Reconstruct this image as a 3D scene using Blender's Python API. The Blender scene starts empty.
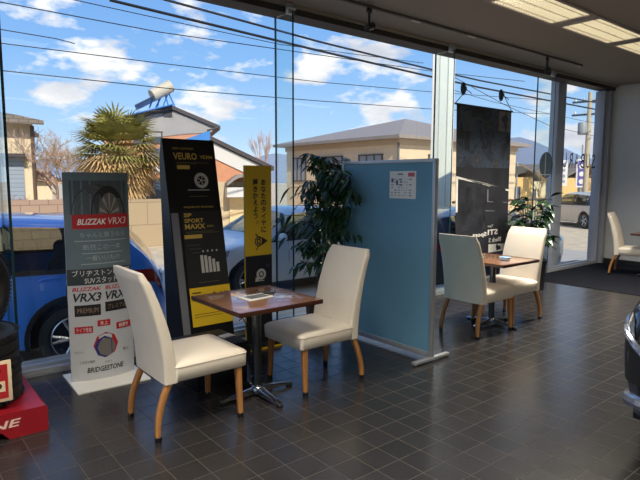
import bpy, bmesh, math, random
from mathutils import Vector, Matrix, noise
R = math.radians
random.seed(7)
scn = bpy.context.scene
COL = scn.collection

# ------------------------------------------------------------------ materials
def lin(c):
    out = []
    for v in c[:3]:
        v = v / 255.0
        out.append(v / 12.92 if v <= 0.04045 else ((v + 0.055) / 1.055) ** 2.4)
    return (out[0], out[1], out[2], 1.0)

MATS = {}
def mat(name, rgb, rough=0.5, metal=0.0, spec=0.5, coat=0.0, var=0.0, scale=8.0, bump=0.0, bscale=60.0, trans=None):
    """plain principled surface with a little procedural variation"""
    if name in MATS:
        return MATS[name]
    m = bpy.data.materials.new(name)
    m.use_nodes = True
    nt = m.node_tree
    b = nt.nodes['Principled BSDF']
    c = lin(rgb)
    b.inputs['Base Color'].default_value = c
    b.inputs['Roughness'].default_value = rough
    b.inputs['Metallic'].default_value = metal
    b.inputs['Specular IOR Level'].default_value = spec
    b.inputs['Coat Weight'].default_value = coat
    b.inputs['Coat Roughness'].default_value = 0.05
    tc = nt.nodes.new('ShaderNodeTexCoord')
    if var > 0:
        n = nt.nodes.new('ShaderNodeTexNoise')
        n.inputs['Scale'].default_value = scale
        n.inputs['Detail'].default_value = 4
        nt.links.new(tc.outputs['Object'], n.inputs['Vector'])
        r = nt.nodes.new('ShaderNodeValToRGB')
        r.color_ramp.elements[0].position = 0.3
        r.color_ramp.elements[1].position = 0.7
        r.color_ramp.elements[0].color = (c[0] * (1 - var), c[1] * (1 - var), c[2] * (1 - var), 1)
        r.color_ramp.elements[1].color = (min(1, c[0] * (1 + var)), min(1, c[1] * (1 + var)), min(1, c[2] * (1 + var)), 1)
        nt.links.new(n.outputs['Fac'], r.inputs['Fac'])
        nt.links.new(r.outputs['Color'], b.inputs['Base Color'])
    if bump > 0:
        n2 = nt.nodes.new('ShaderNodeTexNoise')
        n2.inputs['Scale'].default_value = bscale
        n2.inputs['Detail'].default_value = 3
        nt.links.new(tc.outputs['Object'], n2.inputs['Vector'])
        bp = nt.nodes.new('ShaderNodeBump')
        bp.inputs['Strength'].default_value = bump
        bp.inputs['Distance'].default_value = 0.01
        nt.links.new(n2.outputs['Fac'], bp.inputs['Height'])
        nt.links.new(bp.outputs['Normal'], b.inputs['Normal'])
    if trans:
        b.inputs['Transmission Weight'].default_value = trans
    MATS[name] = m
    return m

def mat_glass(name, tint, ior=1.45, gloss=1.0, rough=0.0):
    if name in MATS:
        return MATS[name]
    m = bpy.data.materials.new(name); m.use_nodes = True
    nt = m.node_tree; nt.nodes.clear()
    out = nt.nodes.new('ShaderNodeOutputMaterial')
    mix = nt.nodes.new('ShaderNodeMixShader')
    tr = nt.nodes.new('ShaderNodeBsdfTransparent'); tr.inputs['Color'].default_value = tint
    gl = nt.nodes.new('ShaderNodeBsdfGlossy'); gl.inputs['Roughness'].default_value = rough
    gl.inputs['Color'].default_value = (gloss, gloss, gloss, 1)
    fr = nt.nodes.new('ShaderNodeFresnel')
    ge = nt.nodes.new('ShaderNodeNewGeometry')          # the same reflectance from both sides of a thin pane
    mr = nt.nodes.new('ShaderNodeMapRange'); mr.inputs['To Min'].default_value = ior; mr.inputs['To Max'].default_value = 1 / ior
    nt.links.new(ge.outputs['Backfacing'], mr.inputs['Value']); nt.links.new(mr.outputs['Result'], fr.inputs['IOR'])
    nt.links.new(fr.outputs['Fac'], mix.inputs['Fac'])
    nt.links.new(tr.outputs[0], mix.inputs[1]); nt.links.new(gl.outputs[0], mix.inputs[2])
    nt.links.new(mix.outputs[0], out.inputs['Surface'])
    MATS[name] = m
    return m

def mat_tile(name, w, off, tile_a, tile_b, grout, mortar, rough, bumpd=0.004):
    m = bpy.data.materials.new(name); m.use_nodes = True
    nt = m.node_tree; b = nt.nodes['Principled BSDF']
    tc = nt.nodes.new('ShaderNodeTexCoord'); mp = nt.nodes.new('ShaderNodeMapping')
    mp.inputs['Location'].default_value = (-off[0], -off[1], 0)
    nt.links.new(tc.outputs['Object'], mp.inputs['Vector'])
    br = nt.nodes.new('ShaderNodeTexBrick')
    br.offset = 0.0; br.squash = 1.0
    br.inputs['Scale'].default_value = 1.0
    br.inputs['Brick Width'].default_value = w
    br.inputs['Row Height'].default_value = w
    br.inputs['Mortar Size'].default_value = mortar
    br.inputs['Mortar Smooth'].default_value = 0.2
    br.inputs['Color1'].default_value = lin(tile_a)
    br.inputs['Color2'].default_value = lin(tile_b)
    br.inputs['Mortar'].default_value = lin(grout)
    nt.links.new(mp.outputs['Vector'], br.inputs['Vector'])
    n = nt.nodes.new('ShaderNodeTexNoise'); n.inputs['Scale'].default_value = 14; n.inputs['Detail'].default_value = 5
    nt.links.new(tc.outputs['Object'], n.inputs['Vector'])
    mx = nt.nodes.new('ShaderNodeMix'); mx.data_type = 'RGBA'; mx.blend_type = 'MULTIPLY'
    mx.inputs['Factor'].default_value = 0.35
    nt.links.new(br.outputs['Color'], mx.inputs['A'])
    nt.links.new(n.outputs['Fac'], mx.inputs['B'])
    nt.links.new(mx.outputs['Result'], b.inputs['Base Color'])
    mr = nt.nodes.new('ShaderNodeMapRange')
    mr.inputs['To Min'].default_value = rough; mr.inputs['To Max'].default_value = 0.75
    nt.links.new(br.outputs['Fac'], mr.inputs['Value'])
    nt.links.new(mr.outputs['Result'], b.inputs['Roughness'])
    inv = nt.nodes.new('ShaderNodeMath'); inv.operation = 'SUBTRACT'; inv.inputs[0].default_value = 1.0
    nt.links.new(br.outputs['Fac'], inv.inputs[1])
    n2 = nt.nodes.new('ShaderNodeTexNoise'); n2.inputs['Scale'].default_value = 30
    nt.links.new(tc.outputs['Object'], n2.inputs['Vector'])
    ad = nt.nodes.new('ShaderNodeMath'); ad.operation = 'MULTIPLY_ADD'; ad.inputs[1].default_value = 0.25
    nt.links.new(n2.outputs['Fac'], ad.inputs[0]); nt.links.new(inv.outputs[0], ad.inputs[2])
    bp = nt.nodes.new('ShaderNodeBump'); bp.inputs['Strength'].default_value = 0.2; bp.inputs['Distance'].default_value = bumpd
    nt.links.new(ad.outputs[0], bp.inputs['Height']); nt.links.new(bp.outputs['Normal'], b.inputs['Normal'])
    b.inputs['Specular IOR Level'].default_value = 0.5
    MATS[name] = m
    return m

def mat_wood(name, a, c, rough=0.35, axis='X', scale=3.0, coat=0.0):
    if name in MATS:
        return MATS[name]
    m = bpy.data.materials.new(name); m.use_nodes = True
    nt = m.node_tree; b = nt.nodes['Principled BSDF']
    tc = nt.nodes.new('ShaderNodeTexCoord'); mp = nt.nodes.new('ShaderNodeMapping')
    s = {'X': (0.35, 6, 6), 'Y': (6, 0.35, 6), 'Z': (6, 6, 0.35)}[axis]
    mp.inputs['Scale'].default_value = s
    nt.links.new(tc.outputs['Object'], mp.inputs['Vector'])
    n = nt.nodes.new('ShaderNodeTexNoise'); n.inputs['Scale'].default_value = scale * 2; n.inputs['Detail'].default_value = 6
    n.inputs['Distortion'].default_value = 0.6
    nt.links.new(mp.outputs['Vector'], n.inputs['Vector'])
    r = nt.nodes.new('ShaderNodeValToRGB')
    r.color_ramp.elements[0].position = 0.32; r.color_ramp.elements[1].position = 0.68
    r.color_ramp.elements[0].color = lin(a); r.color_ramp.elements[1].color = lin(c)
    nt.links.new(n.outputs['Fac'], r.inputs['Fac'])
    nt.links.new(r.outputs['Color'], b.inputs['Base Color'])
    b.inputs['Roughness'].default_value = rough
    b.inputs['Coat Weight'].default_value = coat
    b.inputs['Coat Roughness'].default_value = 0.12
    MATS[name] = m
    return m

def mat_brick(name, a, c, g, w, h, rough=0.8, plane='XZ'):
    m = bpy.data.materials.new(name); m.use_nodes = True
    nt = m.node_tree; b = nt.nodes['Principled BSDF']
    tc = nt.nodes.new('ShaderNodeTexCoord'); sp = nt.nodes.new('ShaderNodeSeparateXYZ'); cb = nt.nodes.new('ShaderNodeCombineXYZ')
    nt.links.new(tc.outputs['Object'], sp.inputs[0])
    ad = nt.nodes.new('ShaderNodeMath'); ad.operation = 'ADD'
    nt.links.new(sp.outputs[0], ad.inputs[0]); nt.links.new(sp.outputs[1], ad.inputs[1])
    nt.links.new(ad.outputs[0], cb.inputs[0]); nt.links.new(sp.outputs[2], cb.inputs[1])
    br = nt.nodes.new('ShaderNodeTexBrick')
    br.inputs['Scale'].default_value = 1; br.inputs['Brick Width'].default_value = w; br.inputs['Row Height'].default_value = h
    br.inputs['Mortar Size'].default_value = 0.012
    br.inputs['Color1'].default_value = lin(a); br.inputs['Color2'].default_value = lin(c); br.inputs['Mortar'].default_value = lin(g)
    nt.links.new(cb.outputs[0], br.inputs['Vector'])
    nt.links.new(br.outputs['Color'], b.inputs['Base Color'])
    b.inputs['Roughness'].default_value = rough
    MATS[name] = m
    return m

def mat_emit(name, rgb, strength):
    if name in MATS:
        return MATS[name]
    m = bpy.data.materials.new(name); m.use_nodes = True
    b = m.node_tree.nodes['Principled BSDF']
    b.inputs['Base Color'].default_value = lin(rgb)
    b.inputs['Emission Color'].default_value = lin(rgb)
    b.inputs['Emission Strength'].default_value = strength
    MATS[name] = m
    return m

# ------------------------------------------------------------------ object helpers
def empty(name, loc=(0, 0, 0), rz=0.0):
    o = bpy.data.objects.new(name, None)
    COL.objects.link(o); o.location = loc; o.rotation_euler = (0, 0, rz)
    o.empty_display_size = 0.1
    return o
def tag(o, label, cat, group=None, kind=None):
    o['label'] = label; o['category'] = cat
    if group: o['group'] = group
    if kind: o['kind'] = kind
    return o
def thing(name, label, cat, loc=(0, 0, 0), rz=0.0, group=None):
    return tag(empty(name, loc, rz), label, cat, group)
def children(o):
    return [c for c in bpy.data.objects if c.parent == o]
def copy_tree(o, parent=None):
    c = o.copy(); COL.objects.link(c)
    if parent: c.parent = parent
    for ch in children(o): copy_tree(ch, c)
    return c

class MB:
    """collects shapes in one bmesh, then links them as ONE mesh object"""
    def __init__(s): s.bm = bmesh.new(); s.mi = 0
    def _take(s, faces):
        for f in faces: f.material_index = s.mi
    def box(s, c, d, rot=None, bevel=0.0, seg=2):
        M = Matrix.Translation(Vector(c))
        if rot is not None: M = M @ (rot if isinstance(rot, Matrix) else Matrix.Rotation(rot, 4, 'Z'))
        M = M @ Matrix.Diagonal((d[0], d[1], d[2], 1))
        r = bmesh.ops.create_cube(s.bm, size=1.0, matrix=M)
        vs = r['verts']; fs = {f for v in vs for f in v.link_faces}
        s._take(fs)
        if bevel > 0:
            es = list({e for v in vs for e in v.link_edges})
            bmesh.ops.bevel(s.bm, geom=es, offset=bevel, segments=seg, profile=0.5, affect='EDGES', material=s.mi)
        return s
    def span(s, a, b, bevel=0.0):
        return s.box([(a[i] + b[i]) / 2 for i in range(3)], [abs(b[i] - a[i]) for i in range(3)], None, bevel)
    def loft(s, rings, cap=True, closed=True):
        rv = [[s.bm.verts.new(p) for p in r] for r in rings]
        n = len(rv[0])
        for i in range(len(rv) - 1):
            for j in range(n if closed else n - 1):
                k = (j + 1) % n
                try: s._take([s.bm.faces.new((rv[i][j], rv[i][k], rv[i + 1][k], rv[i + 1][j]))])
                except ValueError: pass
        if cap and closed:
            s._take([s.bm.faces.new(rv[0][::-1])]); s._take([s.bm.faces.new(rv[-1])])
        return s
    def grid(s, pts):
        rv = [[s.bm.verts.new(p) for p in r] for r in pts]
        for i in range(len(rv) - 1):
            for j in range(len(rv[0]) - 1):
                s._take([s.bm.faces.new((rv[i][j], rv[i][j + 1], rv[i + 1][j + 1], rv[i + 1][j]))])
        return s
    def poly(s, pts):
        s._take([s.bm.faces.new([s.bm.verts.new(p) for p in pts])]); return s
    def prism(s, pts, vec):
        """flat outline pts swept along vec"""
        v = Vector(vec)
        return s.loft([[Vector(p) for p in pts], [Vector(p) + v for p in pts]])
    def tube(s, pts, rad, n=8):
        pts = [Vector(p) for p in pts]
        rads = rad if isinstance(rad, (list, tuple)) else [rad] * len(pts)
        rings = []; up = Vector((0, 0, 1))
        for i, p in enumerate(pts):
            t = (pts[min(i + 1, len(pts) - 1)] - pts[max(i - 1, 0)]).normalized()
            ref = up if abs(t.z) < 0.95 else Vector((1, 0, 0))
            a = t.cross(ref).normalized(); b = t.cross(a).normalized()
            rings.append([p + (a * math.cos(2 * math.pi * k / n) + b * math.sin(2 * math.pi * k / n)) * rads[i] for k in range(n)])
        return s.loft(rings)
    def lathe(s, prof, n=24, M=None, closed=False):
        """prof = [(r, z)...] about z, then matrix M"""
        M = M or Matrix.Identity(4)
        rings = [[M @ Vector((r * math.cos(2 * math.pi * k / n), r * math.sin(2 * math.pi * k / n), z)) for k in range(n)] for r, z in prof]
        if closed: rings.append(rings[0])
        return s.loft(rings, cap=not closed)
    def ball(s, c, d, n=12):
        M = Matrix.Translation(Vector(c)) @ Matrix.Diagonal((d[0] / 2, d[1] / 2, d[2] / 2, 1))
        r = bmesh.ops.create_uvsphere(s.bm, u_segments=n, v_segments=max(6, n // 2 + 1), radius=1.0, matrix=M)
        s._take({f for v in r['verts'] for f in v.link_faces}); return s
    def build(s, name, m, parent=None, smooth=40, weld=False):
        if weld: bmesh.ops.remove_doubles(s.bm, verts=s.bm.verts, dist=1e-5)
        bmesh.ops.recalc_face_normals(s.bm, faces=s.bm.faces)
        me = bpy.data.meshes.new(name); s.bm.to_mesh(me); s.bm.free()
        for mm in (m if isinstance(m, (list, tuple)) else [m]): me.materials.append(mm)
        if smooth:
            me.shade_smooth(); me.set_sharp_from_angle(angle=R(smooth))
        o = bpy.data.objects.new(name, me); COL.objects.link(o)
        if parent: o.parent = parent
        return o

def struct(o):
    o['kind'] = 'structure'; return o

def rrect(w, d, r, n=4):
    pts = []
    for cx, cy, a0 in ((w / 2 - r, d / 2 - r, 0), (-w / 2 + r, d / 2 - r, 90), (-w / 2 + r, -d / 2 + r, 180), (w / 2 - r, -d / 2 + r, 270)):
        for k in range(n + 1):
            a = R(a0 + 90 * k / n); pts.append((cx + r * math.cos(a), cy + r * math.sin(a)))
    return pts

_dg = None
def text_verts(txt, shear=0.0, bold=0.0):
    cu = bpy.data.curves.new('lettering', 'FONT')
    cu.body = txt; cu.size = 1.0; cu.shear = shear; cu.offset = bold; cu.resolution_u = 2
    o = bpy.data.objects.new('lettering', cu); COL.objects.link(o)
    bpy.context.view_layer.update()
    dg = bpy.context.evaluated_depsgraph_get()
    me = bpy.data.meshes.new_from_object(o.evaluated_get(dg))
    vs = [v.co.copy() for v in me.vertices]; fs = [list(p.vertices) for p in me.polygons]
    bpy.data.objects.remove(o); bpy.data.curves.remove(cu); bpy.data.meshes.remove(me)
    return vs, fs

def put_text(mb, txt, box, M, mirror=False, keep=True, shear=0.0, bold=0.0, vertical=False):
    """flat lettering fitted to box (x0, z0, x1, z1) of the plane M maps (x, z) into"""
    if vertical:
        x0, z0, x1, z1 = box; n = len(txt); h = (z1 - z0) / n
        for i, ch in enumerate(txt):
            put_text(mb, ch, (x0, z1 - (i + 1) * h + h * .06, x1, z1 - i * h - h * .06), M, keep=True, bold=bold)
        return
    vs, fs = text_verts(txt, shear, bold)
    if not vs: return
    ax, bx = min(v.x for v in vs), max(v.x for v in vs); ay, by = min(v.y for v in vs), max(v.y for v in vs)
    x0, z0, x1, z1 = box
    sx = (x1 - x0) / max(bx - ax, 1e-6); sz = (z1 - z0) / max(by - ay, 1e-6)
    if keep: sx = sz = min(sx, sz)
    cx, cz = (x0 + x1) / 2, (z0 + z1) / 2
    new = []
    for v in vs:
        x = (v.x - (ax + bx) / 2) * sx; z = (v.y - (ay + by) / 2) * sz
        if mirror: x = -x
        new.append(mb.bm.verts.new(M(cx + x, cz + z)))
    for f in fs:
        try: mb._take([mb.bm.faces.new([new[i] for i in f])])
        except ValueError: pass

def rect(mb, box, M, nx=1):
    x0, z0, x1, z1 = box
    mb.grid([[M(x0 + (x1 - x0) * i / nx, z) for i in range(nx + 1)] for z in (z0, z1)])
def disc(mb, c, r, M, n=24, sx=1.0, r0=0.0):
    a = [2 * math.pi * k / n for k in range(n)]
    if r0 <= 0: mb.poly([M(c[0] + r * sx * math.cos(t), c[1] + r * math.sin(t)) for t in a])
    else:
        o = [mb.bm.verts.new(M(c[0] + r * sx * math.cos(t), c[1] + r * math.sin(t))) for t in a]
        i = [mb.bm.verts.new(M(c[0] + r0 * sx * math.cos(t), c[1] + r0 * math.sin(t))) for t in a]
        for k in range(n): mb._take([mb.bm.faces.new((o[k], o[(k + 1) % n], i[(k + 1) % n], i[k]))])

# common materials
M_white = mat('white_paint', (225, 222, 214), .5, var=.03)
M_chrome = mat('chrome', (190, 192, 196), .15, 1.0)
M_alu = mat('aluminium', (176, 178, 180), .36, .45)
M_steel = mat('dark_steel', (96, 98, 100), .3, 1.0)
M_black = mat('black_plastic', (22, 22, 24), .45)
M_blackm = mat('matt_black', (16, 16, 17), .7)
M_rubber = mat('rubber', (24, 24, 25), .6, bump=.3, bscale=90)
M_red = mat('red_print', (176, 34, 40), .4)
M_ink = mat('black_ink', (20, 20, 22), .6)
M_paper = mat('paper', (228, 226, 220), .7, var=.03)
M_leather = mat('cream_leatherette', (218, 207, 190), .42, var=.03, scale=5, bump=.08, bscale=120)
M_legwood = mat_wood('chair_leg_wood', (150, 100, 52), (178, 124, 70), .35, 'Z')
M_tabletop = mat_wood('table_walnut', (124, 84, 56), (152, 108, 74), .34, 'X', 3, coat=1.0); _b = M_tabletop.node_tree.nodes['Principled BSDF']; _b.inputs['Coat IOR'].default_value = 2.5; _b.inputs['Coat Roughness'].default_value = .07
M_tableedge = mat_wood('table_edge', (52, 27, 18), (72, 38, 24), .3, 'X')
M_glass = mat_glass('window_glass', (.965, .985, .98, 1), 1.42)
M_fin = mat_glass('fin_glass', (.90, .95, .95, 1), 1.3)
M_edge = mat('glass_edge', (28, 60, 66), .15)
M_carglass = mat_glass('car_glass', (.52, .57, .53, 1), 1.5)

# ------------------------------------------------------------------ camera
PITCH, ROLL, YAW = .108964, .00245, .681723
cy, sy = math.cos(YAW), math.sin(YAW)
fwd = Vector((sy, cy, 0)); rgt = Vector((cy, -sy, 0)); up = Vector((0, 0, 1))
f2 = fwd * math.cos(PITCH) - up * math.sin(PITCH); u2 = up * math.cos(PITCH) + fwd * math.sin(PITCH)
r3 = rgt * math.cos(ROLL) + u2 * math.sin(ROLL); u3 = u2 * math.cos(ROLL) - rgt * math.sin(ROLL)
cam = bpy.data.cameras.new('camera'); cam.sensor_width = 36.0; cam.lens = 547.66 / 640 * 36
cam.clip_end = 2000; cam.clip_start = .05
co = bpy.data.objects.new('camera', cam); COL.objects.link(co)
m3 = Matrix((r3, u3, -f2)).transposed().to_4x4(); m3.translation = (0, 0, 1.45)
co.matrix_world = m3
scn.camera = co

# ------------------------------------------------------------------ room shell
XL, XR, YB, YW, ZC = -5.0, 9.98, -6.0, 4.45, 3.06
GZ = -0.35
M_tile = mat_tile('floor_tile', .1645, (.0615, .0395), (50, 47, 46), (42, 40, 40), (66, 60, 55), .0024, .24)
M_ceil = mat('ceiling_paint', (154, 142, 128), .8, var=.02)
M_wall = mat('wall_paint', (196, 194, 188), .7, var=.02)
M_carpet = mat('carpet_charcoal', (27, 28, 34), .95, spec=.08, var=.35, scale=160, bump=.6, bscale=300)
M_conc = mat('facade_concrete', (150, 148, 144), .8, var=.06)
def slab(name, a, b, m, bevel=0):
    return struct(MB().span(a, b, bevel).build(name, m, smooth=0))
slab('floor', (XL - .2, YB - .2, -.2), (XR + .2, 4.36, 0), M_tile)
slab('floor_carpet', (7.45, YB, 0.0), (XR, 4.36, .006), M_carpet)
slab('ceiling', (XL - .2, YB - .2, ZC), (XR + .2, 4.475, 3.55), M_ceil)
slab('roof_eave', (XL - .2, 4.475, 3.36), (XR + .2, 5.1, 3.6), M_conc)
slab('wall_right', (XR, YB, 0), (XR + .2, 4.5, ZC), M_wall)
slab('wall_back', (XL - .2, YB - .2, 0), (XR + .2, YB, ZC), M_wall)
slab('wall_left', (XL - .2, YB, 0), (XL, -4.6, ZC), M_wall)
slab('baseboard_right', (XR - .012, YB, .006), (XR, 4.38, .09), mat('baseboard_black', (30, 30, 32), .5))
slab('trim_1', (XL - .2, 4.27, 2.98), (XR, 4.475, ZC), mat('beam_paint', (58, 51, 45), .6))      # window head beam
slab('trim_2', (XL - .2, 4.22, 3.035), (XR, 4.27, ZC), mat('blind_rail', (150, 140, 122), .5))
# sill channel along the glass
mb = MB().span((XL, 4.36, -.1), (XR, 4.54, .02)).span((XL, 4.37, .02), (XR, 4.40, .05), .004).span((XL, 4.49, .02), (XR, 4.53, .05), .004)
struct(mb.build('trim_3', M_alu, smooth=30))
slab('trim_4', (XL, 4.54, -.4), (XR + .2, 4.9, -.03), M_conc)
# window panes (between glass fins), each pane a structure with its own glass
fins = [-4.02, -1.66, .70, 3.06, 5.42, 7.78]
edges = [XL] + fins + [9.80]
PANES = []
for i in range(len(edges) - 1):
    mb = MB(); a, b = edges[i] + .006, edges[i + 1] - .006
    mb.poly([(a, YW, .03), (b, YW, .03), (b, YW, 2.98), (a, YW, 2.98)])
    PANES.append(struct(mb.build('window_%d' % (i + 1), M_glass, smooth=0)))
# the glass fins standing inside the joints
for i, x in enumerate(fins):
    mb = MB(); mb.box((x, 4.31, 1.51), (.018, .28, 2.93))
    o = struct(mb.build('trim_fin', [M_fin, M_edge], smooth=0))
    for p in o.data.polygons:
        if abs(p.normal.y) > .5: p.material_index = 1
    # clamp holding the fin under the beam
    mb = MB(); mb.box((x, 4.215, 3.0), (.07, .05, .09), None, .008); mb.tube([(x - .05, 4.2, 3.01), (x + .05, 4.2, 3.01)], .016, 10)
    struct(mb.build('trim_clamp', M_alu))
# joint seals
mb = MB()
for x in fins: mb.box((x, YW, 1.5), (.014, .014, 2.96))
struct(mb.build('trim_seal', M_edge, smooth=0))
# right corner frame
mb = MB().span((9.80, 4.36, .0), (9.86, 4.52, 2.98), .004).span((9.88, 4.30, 0), (9.98, 4.54, 2.98), .004)
struct(mb.build('trim_5', mat('frame_grey', (168, 170, 178), .4), smooth=30))
# left side glazing of the showroom (camera looks away from it)
mb = MB(); mb.poly([(XL - .1, -4.6, .03), (XL - .1, 4.4, .03), (XL - .1, 4.4, 3.0), (XL - .1, -4.6, 3.0)])
struct(mb.build('window_9', M_glass, smooth=0))

# outside column right by the glass
mb = MB().span((8.62, 4.56, -.35), (8.88, 4.70, 3.36), .012)
struct(mb.build('column', mat('column_grey', (178, 180, 188), .5, var=.03)))

# marks on the glass : round emblem and mirrored lettering, seen from inside
M_decal = mat('decal_grey', (52, 54, 58), .6)
Mw = lambda x, z: (x, 4.444, z)
mb = MB(); disc(mb, (8.12, 1.69), .2, Mw, 32)
mb.mi = 1
mb2 = MB()
rect(mb2, (8.075, 1.51, 8.095, 1.88), lambda x, z: (x, 4.440, z)); rect(mb2, (7.97, 1.535, 8.24, 1.55), lambda x, z: (x, 4.440, z))
mb.mi = 0
dec = mb.build('emblem_decal', M_decal, PANES[6], smooth=0)
mb2.build('emblem_line', mat('decal_light', (170, 172, 170), .6), dec, smooth=0)
mb = MB()
for i, ch in enumerate('SUBARU'[::-1]):
    x = 8.62 + i * .20
    put_text(mb, ch, (x + .0, 1.66, x + .13, 1.90), Mw, mirror=True, keep=False)
mb.build('lettering', M_decal, PANES[6], smooth=0)

# ------------------------------------------------------------------ light of the place
w = bpy.data.worlds.new('sky'); scn.world = w; w.use_nodes = True
nt = w.node_tree; nt.nodes.clear()
N = nt.nodes.new; Lk = nt.links.new
out = N('ShaderNodeOutputWorld'); bg = N('ShaderNodeBackground'); tc = N('ShaderNodeTexCoord')
sp = N('ShaderNodeSeparateXYZ'); Lk(tc.outputs['Generated'], sp.inputs[0])
gr = N('ShaderNodeValToRGB')
for e, (p, c) in zip([gr.color_ramp.elements[0], gr.color_ramp.elements[1]], [(0.0, (206, 224, 240)), (.75, (84, 132, 204))]):
    e.position = p; e.color = lin(c)
for p, c in ((.08, (164, 198, 232)), (.2, (126, 172, 224)), (.36, (98, 146, 212))):
    e = gr.color_ramp.elements.new(p); e.color = lin(c)
Lk(sp.outputs[2], gr.inputs['Fac'])
mp = N('ShaderNodeMapping'); mp.inputs['Scale'].default_value = (1, 1, 2.3); mp.inputs['Location'].default_value = (.30, .1, .12)
Lk(tc.outputs['Generated'], mp.inputs['Vector'])
n1 = N('ShaderNodeTexNoise'); n1.inputs['Scale'].default_value = 6.5; n1.inputs['Detail'].default_value = 9; n1.inputs['Roughness'].default_value = .55
Lk(mp.outputs[0], n1.inputs['Vector'])
cr = N('ShaderNodeValToRGB'); cr.color_ramp.elements[0].position = .54; cr.color_ramp.elements[1].position = .62
cr.color_ramp.elements[0].color = (0, 0, 0, 1); cr.color_ramp.elements[1].color = (1, 1, 1, 1)
Lk(n1.outputs['Fac'], cr.inputs['Fac'])
n2 = N('ShaderNodeTexNoise'); n2.inputs['Scale'].default_value = 9; n2.inputs['Detail'].default_value = 6
Lk(mp.outputs[0], n2.inputs['Vector'])
cc = N('ShaderNodeValToRGB'); cc.color_ramp.elements[0].position = .35; cc.color_ramp.elements[1].position = .62
cc.color_ramp.elements[0].color = lin((190, 194, 206)); cc.color_ramp.elements[1].color = lin((240, 238, 236))
Lk(n2.outputs['Fac'], cc.inputs['Fac'])
mx = N('ShaderNodeMix'); mx.data_type = 'RGBA'
Lk(cr.outputs['Color'], mx.inputs['Factor']); Lk(gr.outputs['Color'], mx.inputs['A']); Lk(cc.outputs['Color'], mx.inputs['B'])
Lk(mx.outputs['Result'], bg.inputs['Color']); bg.inputs['Strength'].default_value = 1.0
Lk(bg.outputs[0], out.inputs['Surface'])

sun = bpy.data.lights.new('sun', 'SUN'); sun.energy = 3.2; sun.angle = R(.6); sun.color = (1, .93, .82)
so = bpy.data.objects.new('sun', sun); COL.objects.link(so)
d = Vector((.30, .95, -.72)).normalized()
so.rotation_euler = d.to_track_quat('-Z', 'Y').to_euler()

# recessed louvred ceiling lights : one row by the window in view, unseen ones added to light the room
M_louv = mat('louvre_white', (222, 214, 190), .4)
M_diff = mat_emit('tube_diffuser', (255, 246, 226), 1.5)
def ceiling_light(x, y, label, L=1.16, W=.42, detail=True, power=46):
    t = thing('ceiling_light', label, 'ceiling light', (x, y, ZC), 0, 'recessed ceiling lights')
    mb = MB()
    for s in (-1, 1):
        mb.box((0, s * W / 2, -.008), (L + .05, .03, .02)); mb.box((s * L / 2, 0, -.008), (.09, W, .02))
    mb.build('frame', mat('light_frame', (168, 152, 140), .5), t, smooth=0)
    MB().box((0, 0, -.002), (L - .08, W - .03, .004)).build('diffuser', M_diff, t, smooth=0)
    if detail:
        mb = MB()
        for s in (-.33, 0, .33): mb.box((0, s * W, -.010), (L - .09, .008, .014))
        for k in range(24): mb.box((-L / 2 + .07 + k * (L - .14) / 23, 0, -.010), (.006, W - .04, .013))
        mb.build('louvre', M_louv, t, smooth=0)
    la = bpy.data.lights.new('ceiling_lamp', 'AREA'); la.shape = 'RECTANGLE'; la.size = L - .1; la.size_y = W - .06
    la.energy = power * .86; la.color = (1, .93, .80); la.spread = R(115)
    lo = bpy.data.objects.new('ceiling_lamp', la); COL.objects.link(lo); lo.location = (x, y, ZC - .03)
    return t
LX = [4.95, 6.22, 7.49]
LL = ['louvred ceiling light nearest the camera in the visible row', 'middle louvred ceiling light of the row above the tables', 'louvred ceiling light at the far end over the carpet']
for x, l in zip(LX, LL): ceiling_light(x, 2.82, l)
k = 0
for y in (-.6, -3.6):  # added rows out of view, there for their light
    for x in (-3, -.4, 2.2, 4.8, 7.4):
        k += 1
        ceiling_light(x, y, 'unseen recessed ceiling light added to light the showroom', detail=False, power=46)
for x in (-3.2, -.6, 1.2):  # more added fixtures outside the view, brightening the room
    ceiling_light(x, 2.1 if x < 1 else 1.5, 'unseen recessed ceiling light added to light the showroom', detail=False, power=40)

# ceiling track with spotlights
tr = thing('ceiling_track', 'long thin lighting track on the ceiling along the window', 'lighting track', (0, 0, 0))
mb = MB().span((2.6, 3.80, 3.035), (7.80, 3.835, 3.062), .004)
mb.build('rail', mat('track_grey', (92, 84, 76), .45), tr)
for x in (4.33, 5.26, 7.74):
    MB().box((x, 3.8175, 3.032), (.12, .02, .008)).build('lamp_glint', mat('glint_pale', (205, 200, 186), .3), tr, smooth=0)  # pale bars that stand in for lamp glints along the track
def spot(x, label):
    t = thing('spotlight', label, 'spotlight', (x, 3.8175, 3.035), R(20), 'spotlights on the ceiling track')
    MB().box((0, 0, -.02), (.06, .035, .04), None, .005).build('adapter', M_black, t)
    MB().tube([(0, 0, -.03), (0, 0, -.15)], .012, 8).build('stem', M_black, t)
    M = Matrix.Translation((.0, 0, -.17)) @ Matrix.Rotation(R(68), 4, 'Y')
    h = MB().lathe([(.018, -.05), (.03, -.045), (.032, .04), (.036, .07)], 16, M).build('lamp_head', M_black, t)
    MB().lathe([(.0305, .0705), (.03, .082), (.002, .086)], 16, M).build('bulb', mat('lamp_glass', (222, 222, 216), .15), h)
for x, l in ((3.68, 'black spotlight hanging from the near end of the ceiling track'), (6.88, 'black spotlight hanging near the far end of the ceiling track')): spot(x, l)

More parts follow.
